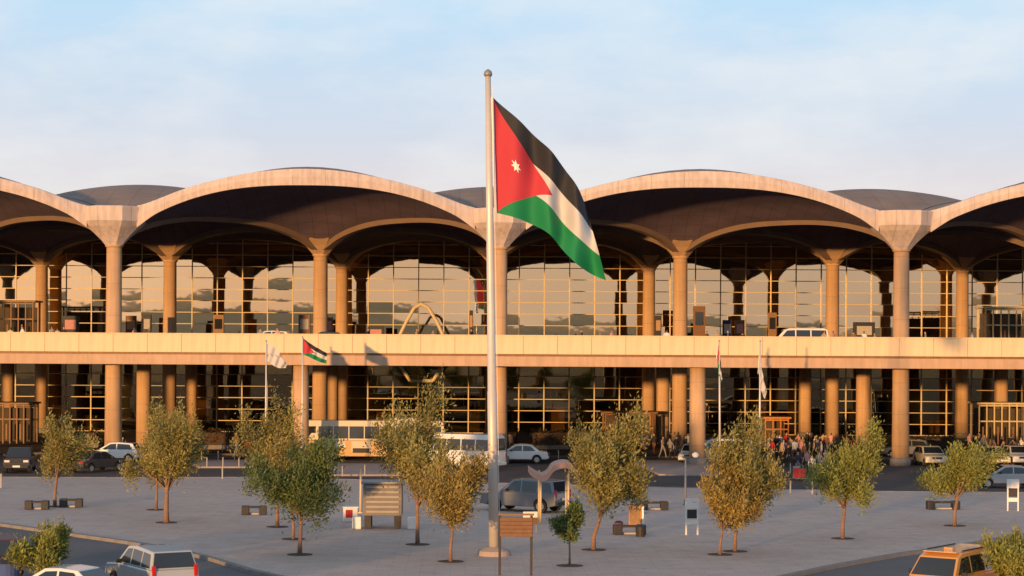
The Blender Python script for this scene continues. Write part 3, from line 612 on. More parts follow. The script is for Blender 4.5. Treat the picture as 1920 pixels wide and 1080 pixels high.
# ------------------------------------------------------------------ vehicles
KINDS = {
 'sedan': dict(W=1.76, belt=0.92, body=[(-2.2, 0.35), (-2.22, 0.62), (-2.15, 0.90), (-1.45, 0.93), (0.85, 0.92), (2.0, 0.78), (2.2, 0.62), (2.2, 0.32)], cab=[(-1.65, 0.92), (-1.0, 1.40), (-0.3, 1.46), (0.3, 1.43), (1.15, 0.92)], win=[[(-1.25, 0.96), (-0.88, 1.32), (-0.3, 1.36), (-0.3, 0.96)], [(-0.22, 0.96), (-0.22, 1.36), (0.24, 1.33), (0.86, 0.96)]], wh=(-1.35, 1.38), wr=0.31),
 'hatch': dict(W=1.72, belt=0.95, body=[(-1.9, 0.35), (-1.93, 0.65), (-1.85, 0.95), (0.8, 0.95), (1.75, 0.82), (1.95, 0.62), (1.95, 0.32)], cab=[(-1.85, 0.95), (-1.5, 1.44), (-0.4, 1.52), (0.25, 1.48), (1.1, 0.95)], win=[[(-1.5, 1.0), (-1.3, 1.36), (-0.35, 1.42), (-0.35, 1.0)], [(-0.27, 1.0), (-0.27, 1.42), (0.2, 1.38), (0.82, 1.0)]], wh=(-1.25, 1.25), wr=0.31),
 'suv': dict(W=1.86, belt=1.08, body=[(-2.3, 0.42), (-2.33, 0.75), (-2.28, 1.08), (1.0, 1.08), (2.15, 0.98), (2.3, 0.75), (2.3, 0.4)], cab=[(-2.26, 1.08), (-2.05, 1.72), (-0.5, 1.80), (0.35, 1.75), (1.15, 1.08)], win=[[(-2.08, 1.14), (-1.92, 1.62), (-1.25, 1.66), (-1.25, 1.14)], [(-1.15, 1.14), (-1.15, 1.66), (-0.25, 1.69), (-0.25, 1.14)], [(-0.15, 1.14), (-0.15, 1.69), (0.28, 1.65), (0.85, 1.14)]], wh=(-1.4, 1.42), wr=0.37),
 'van': dict(W=1.80, belt=1.12, body=[(-2.4, 0.4), (-2.42, 0.75), (-2.4, 1.12), (1.3, 1.12), (2.15, 1.0), (2.35, 0.75), (2.35, 0.38)], cab=[(-2.38, 1.12), (-2.3, 1.80), (-2.0, 1.93), (0.75, 1.93), (1.15, 1.78), (1.78, 1.09)], win=[[(-2.2, 1.2), (-2.15, 1.76), (-1.0, 1.78), (-1.0, 1.2)], [(-0.9, 1.2), (-0.9, 1.78), (0.2, 1.78), (0.2, 1.2)], [(0.3, 1.2), (0.3, 1.78), (0.92, 1.74), (1.4, 1.2)]], wh=(-1.5, 1.5), wr=0.33),
 'minibus': dict(W=2.05, belt=1.35, body=[(-3.3, 0.45), (-3.32, 0.9), (-3.3, 1.35), (2.9, 1.35), (3.2, 1.2), (3.3, 0.9), (3.3, 0.42)], cab=[(-3.28, 1.35), (-3.22, 2.4), (-3.0, 2.6), (2.3, 2.6), (2.6, 2.45), (3.1, 1.33)], win=[[(-3.0, 1.45), (-3.0, 2.25), (-1.9, 2.25), (-1.9, 1.45)], [(-1.8, 1.45), (-1.8, 2.25), (-0.7, 2.25), (-0.7, 1.45)], [(-0.6, 1.45), (-0.6, 2.25), (0.5, 2.25), (0.5, 1.45)], [(0.6, 1.45), (0.6, 2.25), (1.6, 2.25), (1.6, 1.45)], [(1.7, 1.45), (1.7, 2.25), (2.3, 2.2), (2.65, 1.45)]], wh=(-2.0, 2.1), wr=0.38),
 'pickup': dict(W=1.82, belt=1.08, body=[(-2.5, 0.5), (-2.52, 1.05), (-0.75, 1.08), (1.0, 1.08), (2.2, 1.0), (2.4, 0.75), (2.4, 0.45)], cab=[(-0.85, 1.08), (-0.7, 1.66), (-0.1, 1.74), (0.4, 1.70), (1.1, 1.08)], win=[[(-0.62, 1.14), (-0.55, 1.6), (0.0, 1.64), (0.0, 1.14)], [(0.08, 1.14), (0.08, 1.64), (0.34, 1.61), (0.82, 1.14)]], wh=(-1.55, 1.55), wr=0.38),
 'bus': dict(W=2.5, belt=1.55, body=[(-5.6, 0.4), (-5.65, 1.0), (-5.6, 1.55), (5.5, 1.55), (5.65, 1.0), (5.6, 0.38)], cab=[(-5.58, 1.55), (-5.5, 2.9), (-5.25, 3.1), (5.0, 3.1), (5.35, 2.9), (5.52, 1.55)], win=[[(-5.3+i*1.2, 1.7), (-5.3+i*1.2, 2.65), (-4.18+i*1.2, 2.65), (-4.18+i*1.2, 1.7)] for i in range(8)]+[[(4.42, 1.1), (4.42, 2.65), (5.2, 2.62), (5.35, 1.65), (5.35, 1.1)]], wh=(-3.4, 3.3), wr=0.5),
}
def vehicle(name, kind, loc, heading, col, label, cat, group=None, lower=None, taxi=False, plate=PLATE, roofcol=None):
    K = KINDS[kind]; W = K['W']; hw = W/2; rz = math.atan2(-heading[0], heading[1])
    root = empty(name, loc, rz, label, cat, group); P = col
    zr = max(z for _, z in K['cab']); tum = 0.17 if kind not in ('bus', 'minibus') else 0.08
    # lower body with wheel-arch notches
    b = K['body']; poly = list(b); wr = K['wr']; arch = []
    zb = 0.32
    lo = [(b[-1][0], b[-1][1])]
    for wy in (K['wh'][1], K['wh'][0]):
        for k in range(0, 9):
            a_ = math.pi*k/8; lo.append((wy+(wr+0.06)*math.cos(a_), max(zb, wr+(wr+0.06)*math.sin(a_)) if 0 < k < 8 else zb))
    lo.append((b[0][0], b[0][1]))
    poly = b[1:-1]+lo
    mb = MB(); mb.slabx(poly, -hw, hw); mb.build('body', lower or P, root, bevel=0.05)
    bz = K['belt']
    def xs(z, s_, e=0.0): return s_*(hw-0.03-tum*max(0, (z-bz))/(zr-bz)+e)
    mb = MB(); mb.slabx(K['cab'], lambda z: xs(z, -1), lambda z: xs(z, 1)); cab = mb.build('cabin', P, root, bevel=0.04)
    if roofcol:
        ys = [y for y, z in K['cab'] if z > zr-0.2]
        MB().box((0, (min(ys)+max(ys))/2, zr+0.012), (2*(hw-tum-0.1), max(ys)-min(ys)-0.1, 0.03)).build('roof_panel', roofcol, root, bevel=0.01)
    for wn in K['win']:
        for s_ in (-1, 1):
            mb = MB(); mb.slabx(wn, lambda z: xs(z, s_, 0.008), lambda z: xs(z, s_, -0.02)); mb.build('side_window', CARGL, root)
    c = K['cab']
    def screen(nm, a_, b_):                          # a glass quad lying on the sloping front or rear of the cabin
        (y0, z0), (y1, z1) = a_, b_; d = Vector((0, y1-y0, z1-z0)); nrm = Vector((0, d.z, -d.y)).normalized()
        if nrm.y*(1 if nm == 'windscreen' else -1) < 0: nrm = -nrm
        pa_, pb_ = Vector((0, y0, z0))+d*0.1, Vector((0, y0, z0))+d*0.92
        vv = [];
        for o_ in (0.012, -0.01):
            for p, s_ in ((pa_, -1), (pa_, 1), (pb_, 1), (pb_, -1)): q = p+nrm*o_; vv.append((xs(p.z, s_, -0.07), q.y, q.z))
        mb = MB(); mb.add(vv, [(0, 1, 2, 3), (7, 6, 5, 4), (0, 4, 5, 1), (1, 5, 6, 2), (2, 6, 7, 3), (3, 7, 4, 0)]); mb.build(nm, CARGL, root)
    screen('windscreen', c[-1], c[-2]); screen('rear_window', c[0], c[1])
    for wy in K['wh']:
        for s_ in (-1, 1):
            mb = MB(); mb.tube([(s_*(hw-0.22), wy, wr), (s_*(hw+0.0), wy, wr)], wr, 20); wl = mb.build('wheel', RUBBER, root)
            mb = MB(); mb.tube([(s_*(hw-0.02), wy, wr), (s_*(hw+0.012), wy, wr)], wr*0.62, 14); mb.build('rim', RIM, wl)
    yf, yr = max(y for y, z in b), min(y for y, z in b)
    zf = 0.68 if kind in ('sedan', 'hatch') else (0.85 if kind != 'bus' else 0.8)
    for s_ in (-1, 1):
        MB().box((s_*(hw-0.27), yf-0.03, zf), (0.36, 0.12, 0.15)).build('headlight', HEAD, root, bevel=0.02)
        if kind in ('van', 'suv', 'minibus', 'bus'): MB().box((s_*(hw-0.13), yr+0.04, zf+0.18), (0.15, 0.1, 0.42)).build('taillight', TAIL, root, bevel=0.02)
        else: MB().box((s_*(hw-0.25), yr+0.05, zf+0.06), (0.36, 0.12, 0.15)).build('taillight', TAIL, root, bevel=0.02)
        zm = K['belt']+0.1; ym = c[-1][0]-0.55 if kind != 'bus' else 5.2
        MB().box((s_*(hw+0.1), ym, zm), (0.2, 0.1, 0.15)).build('wing_mirror', TRIM, root, bevel=0.03)
    MB().box((0, yf+0.01, 0.47), (W-0.2, 0.12, 0.2)).build('front_bumper', TRIM if kind in ('pickup', 'suv', 'van') else P, root, bevel=0.03)
    MB().box((0, yr-0.01, 0.5), (W-0.2, 0.12, 0.2)).build('rear_bumper', TRIM if kind in ('pickup', 'suv') else P, root, bevel=0.03)
    MB().box((0, yf+0.08, 0.5), (0.5, 0.02, 0.12)).build('number_plate', plate, root); MB().box((0, yr-0.08, 0.75 if kind != 'bus' else 0.8), (0.5, 0.02, 0.12)).build('number_plate', plate, root)
    MB().box((0, yf+0.005, zf), (W-1.0, 0.07, 0.14)).build('grille', TRIM, root)
    if taxi:
        MB().box((0, 0.3, zr+0.07), (0.34, 0.16, 0.10)).build('roof_sign', YEL, root, bevel=0.03)
        for s_ in (-1, 1): MB().box((s_*(hw-0.24), -0.55, zr+0.05), (0.04, 2.4, 0.04)).build('roof_rail', TRIM, root)
    return root
WH = paint('white', (0.74, 0.73, 0.70)); SIL = paint('silver', (0.40, 0.42, 0.43)); DRK = paint('dark', (0.035, 0.035, 0.04)); CRM = paint('cream', (0.66, 0.58, 0.42)); YEL = paint('taxi', (0.62, 0.30, 0.07)); MAR = paint('maroon', (0.07, 0.012, 0.014)); GRY = paint('grey', (0.16, 0.17, 0.19)); LBL = paint('pale', (0.58, 0.60, 0.60)); BUSO = paint('bus_band', (0.62, 0.38, 0.16))
def G(x, y, z=0.005): return ground(x, y, z)
b = vehicle('bus', 'bus', G(700, 862), (-1, 0.0), CRM, 'long cream bus with row of tall windows behind the tall spiky tree', 'bus', lower=BUSO)
for s_ in (-1, 1):
    MB().box((s_*1.256, 0.9, 1.1), (0.03, 1.5, 0.8)).build('door_panel', CRM, b); MB().box((s_*1.275, 0.9, 0.78), (0.03, 1.3, 0.36)).build('door_step', TRIM, b); MB().box((s_*1.256, 3.1, 1.25), (0.03, 2.0, 0.4)).build('livery_stripe', WH, b); MB().box((s_*1.256, -2.6, 1.2), (0.03, 3.2, 0.5)).build('livery_panel', CRM, b)
MB().box((0, -2.6, 3.2), (1.7, 2.4, 0.22)).build('roof_unit', WH, b, bevel=0.05)
vehicle('minibus', 'minibus', G(862, 880), (-0.86, 0.5), WH, 'white minibus parked right of the long bus', 'minibus')
vehicle('car', 'sedan', G(973, 868), (-1, 0.02), WH, 'white sedan side on beside the centre front column', 'car', 'cars on the service road')
vehicle('car', 'sedan', G(1300, 868), (-0.25, -1), WH, 'white car nose on, left of the column between the flagpoles', 'car', 'cars on the service road')
vehicle('van', 'van', G(1352, 869), (-1, 0.03), LBL, 'pale van side on behind the dark limp flag pole', 'van', 'cars on the service road')
vehicle('car', 'hatch', G(1744, 873), (0.05, -1), CRM, 'cream hatchback facing the viewer right of the rightmost front column', 'car', 'cars on the service road')
vehicle('car', 'sedan', G(1858, 872), (0.05, -1), CRM, 'cream sedan facing the viewer behind the rounded tree at right', 'car', 'cars on the service road')
vehicle('car', 'hatch', G(1908, 872), (0.0, -1), LBL, 'pale hatchback facing the viewer at the right edge, behind the silver car', 'car', 'cars on the service road')
vehicle('car', 'sedan', G(1888, 914), (-1, 0.06), SIL, 'silver sedan side on at the right edge of the service road', 'car', 'cars on the service road')
vehicle('pickup_truck', 'pickup', G(38, 884), (0.1, -1), DRK, 'black pickup truck facing the viewer at far left', 'pickup', 'cars on the service road')
vehicle('car', 'sedan', G(180, 884), (0.55, 0.83), DRK, 'dark sedan seen from behind, right of the leftmost tree', 'car', 'cars on the service road')
vehicle('car', 'hatch', G(216, 866), (-1, 0.1), WH, 'small white car behind the leftmost front column', 'car', 'cars on the service road')
vehicle('car', 'hatch', G(1700, 858), (-1, 0.1), GRY, 'grey car side on behind the rightmost front column', 'car', 'cars on the service road')
vehicle('car', 'suv', ground(985, 958, PZ), (-0.85, 0.5), GRY, 'dark grey estate car parked under the small curved shelter', 'car')
vehicle('car', 'suv', G(283, 1112), (-0.50, 0.86), SIL, 'silver wagon with red tail lights at bottom left', 'car')
vehicle('car', 'sedan', G(118, 1140), (-0.93, 0.36), WH, 'white car whose roof shows at the bottom left edge', 'car')
vehicle('car', 'suv', G(-12, 1086), (-0.3, 0.95), MAR, 'dark maroon car cut by the left picture edge', 'car')
vehicle('taxi_van', 'van', G(1785, 1132), (-0.60, -0.80), YEL, 'orange taxi van with pale roof at bottom right', 'taxi', taxi=True, roofcol=paint('taxi_roof', (0.66, 0.45, 0.28)))
vehicle('van', 'van', Vector((at(1493, 632, Y0+7).x, Y0+6.5, 8.56)), (-1, 0), WH, 'white van on the elevated roadway with only its top showing', 'van')
vehicle('car', 'sedan', Vector((at(610, 632, Y0+7).x, Y0+7.2, 8.56)), (-1, 0), DRK, 'dark car on the elevated roadway, left of centre', 'car', 'cars on the elevated roadway')
vehicle('car', 'hatch', Vector((at(570, 632, Y0+7).x-3, Y0+9, 8.56)), (-1, 0), WH, 'white car roof showing above the parapet left of centre', 'car', 'cars on the elevated roadway')

# ------------------------------------------------------------------ people
def person_mesh(pose):
    J = {'pel': (0, 0, 0.95), 'sp': (0, 0.01, 1.15), 'ch': (0, 0, 1.36), 'nk': (0, 0, 1.50), 'hd': (0, -0.02, 1.60), 'ht': (0, -0.01, 1.72)}
    rad = {'pel': (0.15, 0.11), 'sp': (0.135, 0.10), 'ch': (0.165, 0.11), 'nk': (0.055, 0.055), 'hd': (0.078, 0.095), 'ht': (0.06, 0.07)}
    E_ = [('pel', 'sp'), ('sp', 'ch'), ('ch', 'nk'), ('nk', 'hd'), ('hd', 'ht')]
    st = {'stand': 0.03, 'walk': 0.24, 'push': 0.18}[pose]
    for s_, nm in ((-1, 'l'), (1, 'r')):
        f_ = st*s_
        J[nm+'hip'] = (0.1*s_, 0, 0.88); J[nm+'kn'] = (0.105*s_, -f_*0.6-0.02, 0.49); J[nm+'an'] = (0.11*s_, -f_+0.05 if f_ < 0 else -f_, 0.085); J[nm+'to'] = (0.125*s_, -f_-0.13, 0.04)
        rad[nm+'hip'] = (0.09, 0.09); rad[nm+'kn'] = (0.058, 0.058); rad[nm+'an'] = (0.042, 0.042); rad[nm+'to'] = (0.042, 0.03)
        E_ += [('pel', nm+'hip'), (nm+'hip', nm+'kn'), (nm+'kn', nm+'an'), (nm+'an', nm+'to')]
        J[nm+'sh'] = (0.19*s_, 0, 1.40); rad[nm+'sh'] = (0.062, 0.062)
        if pose == 'push': J[nm+'el'] = (0.24*s_, -0.08, 1.14); J[nm+'wr'] = (0.2*s_, -0.32, 1.04); J[nm+'hn'] = (0.19*s_, -0.42, 1.03)
        else: J[nm+'el'] = (0.25*s_, 0.04+f_*0.4, 1.13); J[nm+'wr'] = (0.26*s_, -0.05+f_*0.7, 0.90); J[nm+'hn'] = (0.26*s_, -0.08+f_*0.8, 0.80)
        rad[nm+'el'] = (0.045, 0.045); rad[nm+'wr'] = (0.032, 0.032); rad[nm+'hn'] = (0.038, 0.022)
        E_ += [('ch', nm+'sh'), (nm+'sh', nm+'el'), (nm+'el', nm+'wr'), (nm+'wr', nm+'hn')]
    ks = list(J); me = bpy.data.meshes.new('body'); me.from_pydata([J[k] for k in ks], [(ks.index(a_), ks.index(b_)) for a_, b_ in E_], [])
    o = bpy.data.objects.new('body', me); COL.objects.link(o)
    md = o.modifiers.new('skin', 'SKIN'); sv = me.skin_vertices[0].data
    for i, k in enumerate(ks): sv[i].radius = rad[k]; sv[i].use_root = (k == 'pel')
    o.modifiers.new('sub', 'SUBSURF').levels = 1
    dg = bpy.context.evaluated_depsgraph_get(); ev = o.evaluated_get(dg); out = bpy.data.meshes.new_from_object(ev); bpy.data.objects.remove(o)
    return out
SKIN = mat('skin', (0.42, 0.25, 0.16), 0.6, var=0.05); HAIR = mat('hair', (0.02, 0.014, 0.01), 0.7, var=0.1)
CLOTH = {n_: mat('cloth_'+n_, c, 0.9, var=0.1, scale=8) for n_, c in dict(white=(0.68, 0.66, 0.63), black=(0.025, 0.025, 0.03), red=(0.4, 0.03, 0.04), blue=(0.06, 0.10, 0.28), brown=(0.17, 0.09, 0.05), tan=(0.42, 0.31, 0.2), grey=(0.22, 0.22, 0.23), pink=(0.55, 0.28, 0.28), navy=(0.03, 0.04, 0.08)).items()}
PM = {p: person_mesh(p) for p in ('stand', 'walk', 'push')}
PCACHE = {}
def pmesh(pose, top, leg):
    k = (pose, top, leg)
    if k in PCACHE: return PCACHE[k]
    me = PM[pose].copy(); me.materials.clear()
    for m_ in (CLOTH[top], CLOTH[leg], SKIN, HAIR, TRIM): me.materials.append(m_)
    mi = []
    for p in me.polygons:
        c = p.center
        if c.z > 1.66 or (c.z > 1.58 and c.y > 0.02): q = 3
        elif c.z > 1.475: q = 2
        elif c.z < 0.1: q = 4
        elif abs(c.x) > 0.15 and c.z < 0.93 and c.z > 0.7 or (pose == 'push' and c.y < -0.3 and c.z > 0.9): q = 2
        elif c.z < 0.94: q = 1
        else: q = 0
        mi.append(q)
    me.polygons.foreach_set('material_index', mi); me.polygons.foreach_set('use_smooth', [True]*len(mi)); PCACHE[k] = me; return me
def person(loc, rz, top, leg, pose, label, group=None, sc=1.0):
    o = bpy.data.objects.new('person', pmesh(pose, top, leg)); COL.objects.link(o); o.location = loc; o.rotation_euler = (0, 0, rz); o.scale = (sc, sc, sc); return tag(o, label, 'person', group)
crowd = [(1466, 868, 'tan', 'black', 'stand', 'person in tan top at the left end of the crowd by the crossing'), (1478, 874, 'black', 'black', 'walk', 'person all in black walking near the red suitcase trolley'),
 (1496, 892, 'navy', 'grey', 'push', 'person in navy top pushing the red suitcase trolley'), (1513, 888, 'pink', 'black', 'walk', 'person in pink top between the trolley and the person in white'),
 (1522, 898, 'white', 'black', 'walk', 'person in white shirt and dark trousers crossing towards the plaza'), (1536, 890, 'grey', 'navy', 'stand', 'person in grey top right of the person in white'),
 (1548, 886, 'tan', 'brown', 'walk', 'person in tan jacket beside the lime olive tree'), (1508, 870, 'brown', 'black', 'stand', 'person in brown standing at the back of the crossing crowd'),
 (1540, 868, 'white', 'brown', 'stand', 'person in white at the back right of the crossing crowd'), (1450, 860, 'black', 'grey', 'stand', 'person in black by the limp white flag pole'),
 (1600, 862, 'red', 'black', 'stand', 'person in red left of the rightmost front column'), (1588, 858, 'brown', 'tan', 'walk', 'person in brown walking left of the person in red'),
 (905, 862, 'blue', 'grey', 'stand', 'person in blue beside the white minibus'), (958, 852, 'pink', 'black', 'walk', 'person in pink walking behind the white sedan'), (895, 856, 'navy', 'black', 'walk', 'person in dark clothes behind the white minibus'),
 (1268, 858, 'black', 'black', 'stand', 'person in black left of the column between the flags'), (1256, 862, 'grey', 'black', 'walk', 'person in grey walking left of the person in black'), (1212, 856, 'brown', 'navy', 'stand', 'person in brown in front of the dark timber porch'),
 (1385, 856, 'red', 'black', 'walk', 'person in red top walking behind the pale van'), (1290, 850, 'white', 'grey', 'stand', 'person in white behind the nose on white car'),
 (1835, 855, 'navy', 'black', 'stand', 'person in navy behind the rounded tree at right'), (1880, 858, 'red', 'brown', 'stand', 'person in red between the parked cars at right'), (1898, 852, 'white', 'black', 'stand', 'person in white at the entrance at the right edge'), (1818, 850, 'pink', 'black', 'walk', 'person in pink walking under the deck at right'),
 (465, 860, 'red', 'black', 'stand', 'person in red left of the pale flag pole'), (475, 852, 'black', 'brown', 'walk', 'person in black behind the person in red at left'), (100, 852, 'blue', 'black', 'stand', 'person in blue behind the leftmost tree'), (230, 858, 'grey', 'black', 'walk', 'person in grey right of the leftmost front column'),
 (1446, 1004, 'white', 'black', 'stand', 'person in white at the right side of the tall bushy tree')][:28]
for i, (x, y, t_, l_, p_, lb) in enumerate(crowd):
    zz = 0.005 if y > 856 else 0.14
    person(ground(x, y, zz), random.uniform(-3, 3) if p_ != 'push' else 0.4, t_, l_, p_, lb, 'travellers outside arrivals', random.uniform(0.94, 1.05))
seen = {}
DPX = [(20, 'white'), (42, 'white'), (98, 'tan'), (108, 'white'), (120, 'black'), (252, 'pink'), (280, 'grey'), (488, 'grey'), (520, 'pink'), (540, 'white'), (690, 'black'), (782, 'tan'), (812, 'grey'), (884, 'black'), (1090, 'brown'), (1125, 'tan'), (1148, 'pink'), (1250, 'white'), (1325, 'brown'), (1345, 'tan'), (1365, 'blue'), (1392, 'black'), (1545, 'tan'), (1562, 'pink'), (1580, 'grey'), (1600, 'brown'), (1620, 'white'), (1640, 'tan'), (1735, 'grey'), (1822, 'white')]
for i, (x, t_) in enumerate(DPX):
    yy = Y0+random.uniform(0.5, 4) if i % 3 else Y0+random.uniform(14, 30)
    zone = 'at far left' if x < 150 else 'on the left' if x < 560 else 'near the centre' if x < 1000 else 'right of centre' if x < 1450 else 'at far right'
    n_ = seen[(t_, zone)] = seen.get((t_, zone), 0)+1
    p = at(x, 630, yy); person((p.x, yy, 8.56), random.uniform(-3, 3), t_, random.choice(['black', 'navy', 'brown', 'grey']), random.choice(['stand', 'walk']),
        '%sperson in %s standing behind the cream parapet %s' % (['', 'second ', 'third '][n_-1], t_, zone+('' if n_ == 1 else ', counting from the left')), 'travellers on the elevated roadway')
ZN = [(1436, 1560, 846, 868, 20, 'under the deck behind the crossing'), (1832, 1916, 846, 866, 9, 'under the deck at the right edge'), (884, 966, 846, 858, 6, 'under the deck behind the white minibus'), (1190, 1290, 846, 860, 6, 'under the deck beside the timber porch'), (440, 486, 846, 858, 3, 'under the deck left of the pale flag')]
for x0, x1, ya, yb, cnt, wh_ in ZN:
    cc = {}
    for i in range(cnt):
        x = x0+(x1-x0)*(i+random.uniform(0.1, 0.9))/cnt; y = random.uniform(ya, yb); t_ = random.choice(['black', 'brown', 'tan', 'white', 'grey', 'navy', 'pink', 'red']); cc[t_] = cc.get(t_, 0)+1
        person(ground(x, y, 0.14), random.uniform(-3, 3), t_, random.choice(['black', 'navy', 'brown', 'grey']), random.choice(['stand', 'walk']), '%sperson in %s %s%s' % (['', 'second ', 'third ', 'fourth ', 'fifth ', 'sixth '][cc[t_]-1], t_, wh_, '' if cc[t_] == 1 else ', counting from the left'), 'crowd under the deck', random.uniform(0.93, 1.06))
# luggage trolley
def trolley(loc, rz, m_, label):
    r_ = empty('luggage_trolley', loc, rz, label, 'trolley')
    MB().box((0, 0, 0.2), (0.55, 0.9, 0.05)).build('platform', GREYM, r_); MB().box((0, 0.42, 0.6), (0.5, 0.04, 0.8)).build('back_frame', GREYM, r_)
    mb = MB(); mb.tube([(-0.28, 0.5, 1.0), (0.28, 0.5, 1.0)], 0.025, 8); mb.build('handle', TRIM, r_)
    for x, y in ((-0.24, 0.36), (0.24, 0.36), (0, -0.4)): mb = MB(); mb.tube([(x-0.03, y, 0.09), (x+0.03, y, 0.09)], 0.09, 12); mb.build('wheel', RUBBER, r_)
    s_ = MB().box((0, -0.05, 0.55), (0.52, 0.75, 0.62)).build('suitcase', m_, None, bevel=0.05); tag(s_, label.replace('trolley loaded with', 'suitcase riding on the trolley,').split(' near')[0], 'suitcase'); s_.location = loc; s_.rotation_euler = (0, 0, rz)
trolley(ground(1499, 902, 0.005), 0.4, CLOTH['red'], 'luggage trolley loaded with red bags near the crossing')

# ------------------------------------------------------------------ plaza furniture
def bench(x0, x1, y, label, rz=0.0):
    a_, b_ = ground(x0, y, PZ), ground(x1, y, PZ); c = (a_+b_)/2; L_ = (b_-a_).length
    r_ = empty('bench', c, math.atan2(b_.y-a_.y, b_.x-a_.x)+rz, label, 'bench', 'stone benches on the plaza')
    for s_ in (-1, 1): MB().box((s_*(L_/2-0.2), 0, 0.235), (0.40, 0.55, 0.47)).build('end_block', STONE, r_, bevel=0.03)
    MB().box((0, 0, 0.40), (L_-0.8, 0.5, 0.09)).build('seat', STONE, r_, bevel=0.015)
    MB().box((0, 0.1, 0.05), (L_-0.82, 0.3, 0.09)).build('foot_rail', SLAB, r_)
bench(47, 92, 955, 'dark stone bench left of the leftmost tree'); bench(112, 155, 951, 'dark stone bench right of the leftmost tree'); bench(453, 500, 965, 'dark stone bench left of the green tree')
bench(1738, 1798, 955, 'dark stone bench beside the pink trunk tree at right'); bench(1200, 1252, 956, 'dark stone bench right of the wide olive tree'); bench(1150, 1210, 1002, 'dark stone bench in front of the orange cabinet')
# grey ventilation kiosk
c = ground(717, 992, PZ); r_ = empty('ventilation_kiosk', c, 0, 'grey louvred ventilation kiosk on dark legs in mid plaza', 'kiosk')
MB().box((0, 0.8, 1.42), (1.9, 1.7, 1.55)).build('cabinet', mat('kiosk_paint', (0.20, 0.175, 0.165), 0.7, var=0.12), r_, bevel=0.04); MB().box((0, 0.8, 2.26), (2.1, 1.9, 0.1)).build('roof', GREYM, r_, bevel=0.02)
for k in range(6): MB().box((0, -0.07, 0.85+k*0.24), (1.6, 0.05, 0.1)).build('louvre', GREYM, r_)
for sx in (-0.72, 0.72):
    for sy in (0.2, 1.4): MB().box((sx, sy, 0.32), (0.32, 0.25, 0.64)).build('leg', STONE, r_)
for sx in (-1.25, 1.45): q_ = MB().box((0, 0, 0.3), (0.45, 0.45, 0.6)).build('bollard_block', WHITE, None, bevel=0.05); q_.location = c+Vector((sx, 0.1, 0)); tag(q_, 'white concrete block beside the grey kiosk, %s side' % ('left' if sx < 0 else 'right'), 'block')
# brown notice board close to the viewer
c = Vector((at(968, 990, 82).x, 82.0, PZ)); r_ = empty('notice_board', c, 0, 'brown timber notice board on two dark posts in front of the flagpole', 'sign')
for k in range(5): MB().box((0, 0, 1.60+k*0.152), (1.28, 0.08, 0.145)).build('plank', WOOD, r_, bevel=0.012)
for sx in (-0.64, 0.60): MB().box((sx, 0.09, 1.18), (0.10, 0.09, 2.36)).build('post', STONE, r_)
MB().box((0, 0.02, 2.40), (1.4, 0.2, 0.06)).build('cap_rail', BRONZE, r_)
c = ground(994, 1000, PZ); r_ = empty('small_sign', c, 0.2, 'small white and brown sign beside the notice board', 'sign'); MB().box((0, 0, 0.9), (0.7, 0.06, 0.28)).build('white_panel', WHITE, r_); MB().box((0, 0, 0.58), (0.7, 0.06, 0.3)).build('brown_panel', WOOD, r_)
for sx in (-0.3, 0.3): MB().box((sx, 0.06, 0.5), (0.06, 0.06, 1.0)).build('post', GREYM, r_)
# sign frames, ticket box, cabinet, bin
def sign_frame(x, y, label):
    c = ground(x, y, PZ); r_ = empty('sign_frame', c, random.uniform(-0.2, 0.2), label, 'sign', 'white sign frames')
    for sx in (-0.28, 0.28): MB().box((sx, 0, 0.85), (0.07, 0.07, 1.7)).build('post', WHITE, r_)
    MB().box((0, 0, 1.5), (0.66, 0.09, 0.5)).build('panel', WHITE, r_, bevel=0.01); MB().box((0, -0.01, 1.0), (0.46, 0.05, 0.42)).build('dark_panel', STONE, r_); MB().box((0, 0, 0.62), (0.5, 0.08, 0.22)).build('shelf', WHITE, r_)
sign_frame(1297, 1003, 'white sign frame left of the low rusty tree'); sign_frame(1899, 958, 'white sign frame by the silver car at the right edge')
c = ground(657, 978, PZ); r_ = empty('ticket_machine', c, 0.1, 'white ticket machine with dark red panel right of the green tree', 'ticket machine'); MB().box((0, 0, 0.36), (0.74, 0.5, 0.72)).build('case', WHITE, r_, bevel=0.05); MB().box((-0.08, -0.255, 0.42), (0.34, 0.03, 0.40)).build('screen', CLOTH['red'], r_); MB().box((0, 0, 0.74), (0.8, 0.56, 0.05)).build('lid', WHITE, r_)
c = ground(1191, 988, PZ); r_ = empty('utility_cabinet', c, -0.15, 'orange utility cabinet beside the wide olive tree', 'cabinet'); MB().box((0, 0, 0.55), (0.62, 0.5, 1.0)).build('case', ORANGE, r_, bevel=0.03); MB().box((0.38, 0, 0.55), (0.1, 0.4, 1.0)).build('side_panel', WHITE, r_); MB().box((0, 0, 1.08), (0.7, 0.56, 0.06)).build('lid', ORANGE, r_); MB().box((0, -0.26, 0.55), (0.5, 0.02, 0.8)).build('door', BRONZE, r_)
def bin_(c, m_, label, h_=0.8, w_=0.42):
    r_ = empty('litter_bin', c, 0, label, 'bin'); mb = MB(); mb.tube([(0, 0, 0), (0, 0, h_*0.85)], [w_*0.42, w_*0.5], 16); mb.build('drum', m_, r_, smooth=False); mb = MB(); mb.tube([(0, 0, h_*0.85), (0, 0, h_)], [w_*0.56, w_*0.3], 16); mb.build('lid', TRIM, r_)
bin_(ground(1201, 1006, PZ), STONE, 'black litter bin in front of the orange cabinet', 0.55, 0.5); bin_(ground(1160, 1000, PZ), CLOTH['red'], 'dark red litter bin under the wide olive tree', 0.6)
bin_(G(15, 1112), CLOTH['blue'], 'blue barrel bin at the bottom left corner', 1.3, 0.85)
